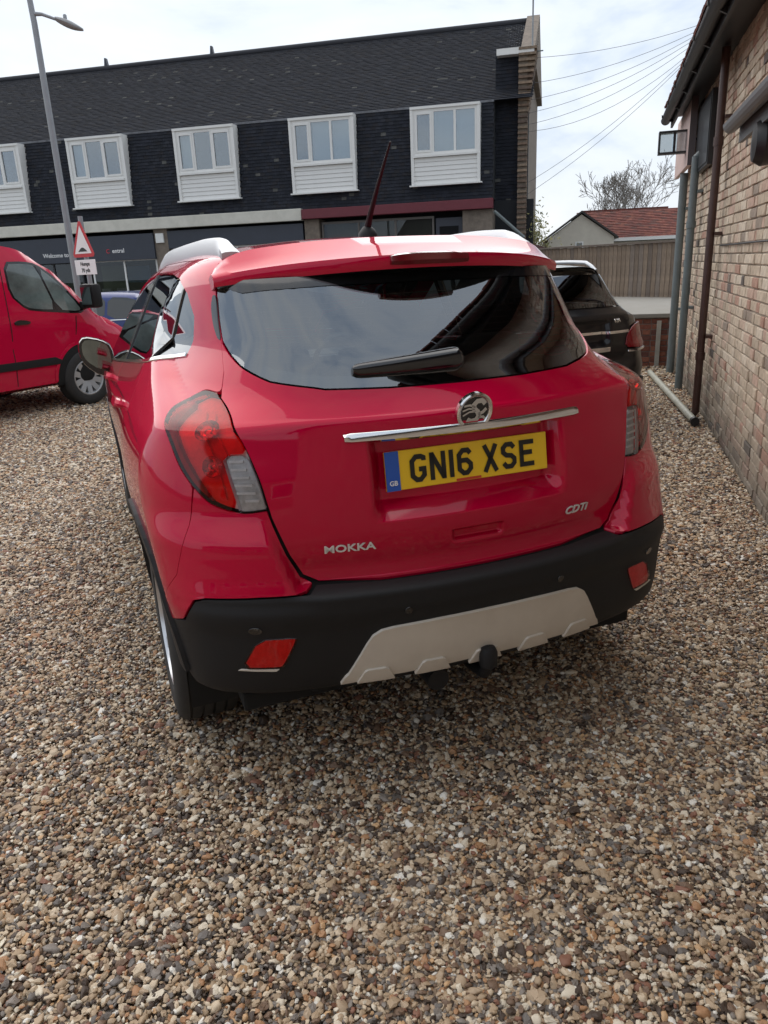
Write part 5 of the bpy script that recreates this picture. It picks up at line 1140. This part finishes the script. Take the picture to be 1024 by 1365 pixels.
# black estate car beside the wall, same construction as the red car's shell but with its own panels
def estate():
    K=np.array([.99,1.06,.905]); O_=Vector((1.52,7.32,0)); root=empty('estate_car',O_,R(20)); tag(root,'black estate car with silver roof rails parked beyond the red car','car')
    bp=mat('black_paint',(.006,.006,.008),rough=.3,coat=.45,coat_rough=.02,spec=.2)
    sf=lambda s,z:surf(s,np.asarray(z)/K[2])*K
    def gf(P): 
        g=grad(P/K)/K; return g/np.linalg.norm(g,axis=-1,keepdims=True)
    def pn(nm,poly,m,off=0.,it=0,gap=.0015,fl=.012,par=None,ds=.05,dz=.03): return panel(nm,chaikin(poly,it,.2) if it else np.asarray(poly,float),sf,gf,m,par or root,ds,dz,off,gap,fl)
    both=lambda p:list(p)+[(-a,z) for a,z in reversed(p) if abs(a)>1e-6]
    ss=np.concatenate([np.linspace(-4.35,-.45,60),np.linspace(-.42,.42,14),np.linspace(.45,4.35,60)]); zz=np.linspace(.26,1.06,20); A,B=np.meshgrid(ss,zz,indexing='ij'); P=sf(A,B); P=P-gf(P)*.02; n=len(zz); f=[]
    for i in range(len(ss)-1):
        for j in range(n-1):
            q=P[i,j]
            if any((q[1]-wy)**2+(q[2]-.33)**2<.37**2 and abs(q[0])>.6 for wy in (0,2.70)): continue
            f.append((i*n+j,(i+1)*n+j,(i+1)*n+j+1,i*n+j+1))
    mobj('body',P.reshape(-1,3),f,bp,root,True)
    tg=pn('tailgate',both([(0,.60),(.46,.61),(.52,.80),(.54,1.0),(.62,1.06),(.60,1.07),(0,1.07)]),bp)
    pn('rear_window',both([(0,1.075),(.60,1.075),(.66,1.10),(.80,1.32),(.78,1.345),(0,1.35)]),glassmat('privacy_glass',(.05,.05,.055),gloss=.10),.0,fl=0)
    for sg in (-1,1):
        S_=lambda pts:[(sg*a,z) for a,z in pts]
        pn('rear_pillar',S_([(.66,1.06),(.67,1.10),(.81,1.32),(.86,1.40),(1.1,1.42),(3.3,1.40),(3.4,1.06)]),gloss_black)
        pn('tail_lamp',S_([(.47,.72),(.49,.83),(.57,.90),(.70,.915),(.82,.90),(.80,.81),(.70,.73),(.62,.70)]),mat('dark_tail_lens',(.22,.002,.008),rough=.25,coat=.6,spec=.1),.010,1,0)
        pn('lamp_chrome',S_([(.50,.675),(.50,.695),(.80,.70),(.80,.682)]),chrome,.012,0,0)
        rr=[]
        for t in np.linspace(0,1,24):
            y=-.1+1.7*t; p=roof(np.array(sg*.56),np.array(y))*K; rr.append((p[0],p[1],p[2]+.045*min(1,min(t,1-t)*12)))
        MB().tube(rr,.018,8).build('roof_rail',railm,root,True)
        for wy in (0,2.70): make_wheel(root,sg*.765,wy,.33,.21,.22,sg)
    pn('number_plate_recess',both([(0,.70),(.30,.70),(.30,.74),(0,.74)]),chrome,.012)
    pn('tailgate_trim',both([(0,.845),(.50,.845),(.50,.87),(0,.87)]),chrome,.014)
    V=[];xs=np.linspace(-.60,.60,25)
    for x in xs:
        for t in np.linspace(0,1,20):
            V.append((x,-.22+.3*x*x+(1.9-.0*x)*t))
    V=np.array(V); P=roof(V[:,0],V[:,1])*K; mobj('roof_panel',P,[(i*20+j,(i+1)*20+j,(i+1)*20+j+1,i*20+j+1) for i in range(24) for j in range(19)],bp,root,True)
    P=[];
    for x in np.linspace(-.64,.64,15):
        for t in np.linspace(0,1,14): P.append((x,1.69+1.65*t-.3*x*x))
    V=np.array(P); P=roof(V[:,0],V[:,1])*K; mobj('bonnet',P,[(i*14+j,(i+1)*14+j,(i+1)*14+j+1,i*14+j+1) for i in range(14) for j in range(13)],bp,root,True)
    pn('bumper_trim',both([(0,.33),(.60,.33),(.74,.34),(.74,.42),(.5,.44),(0,.44)]),blackp,.006)
    t=textmesh('tailgate_lettering','KIA',.045,chrome,root,.002,.001,1.3); P=sf(np.array(.40),np.array(.955)); t.location=(float(P[0]),float(P[1])-.02,float(P[2])); t.rotation_euler=(R(80),0,R(20))
estate()
print('objects',len(bpy.data.objects))
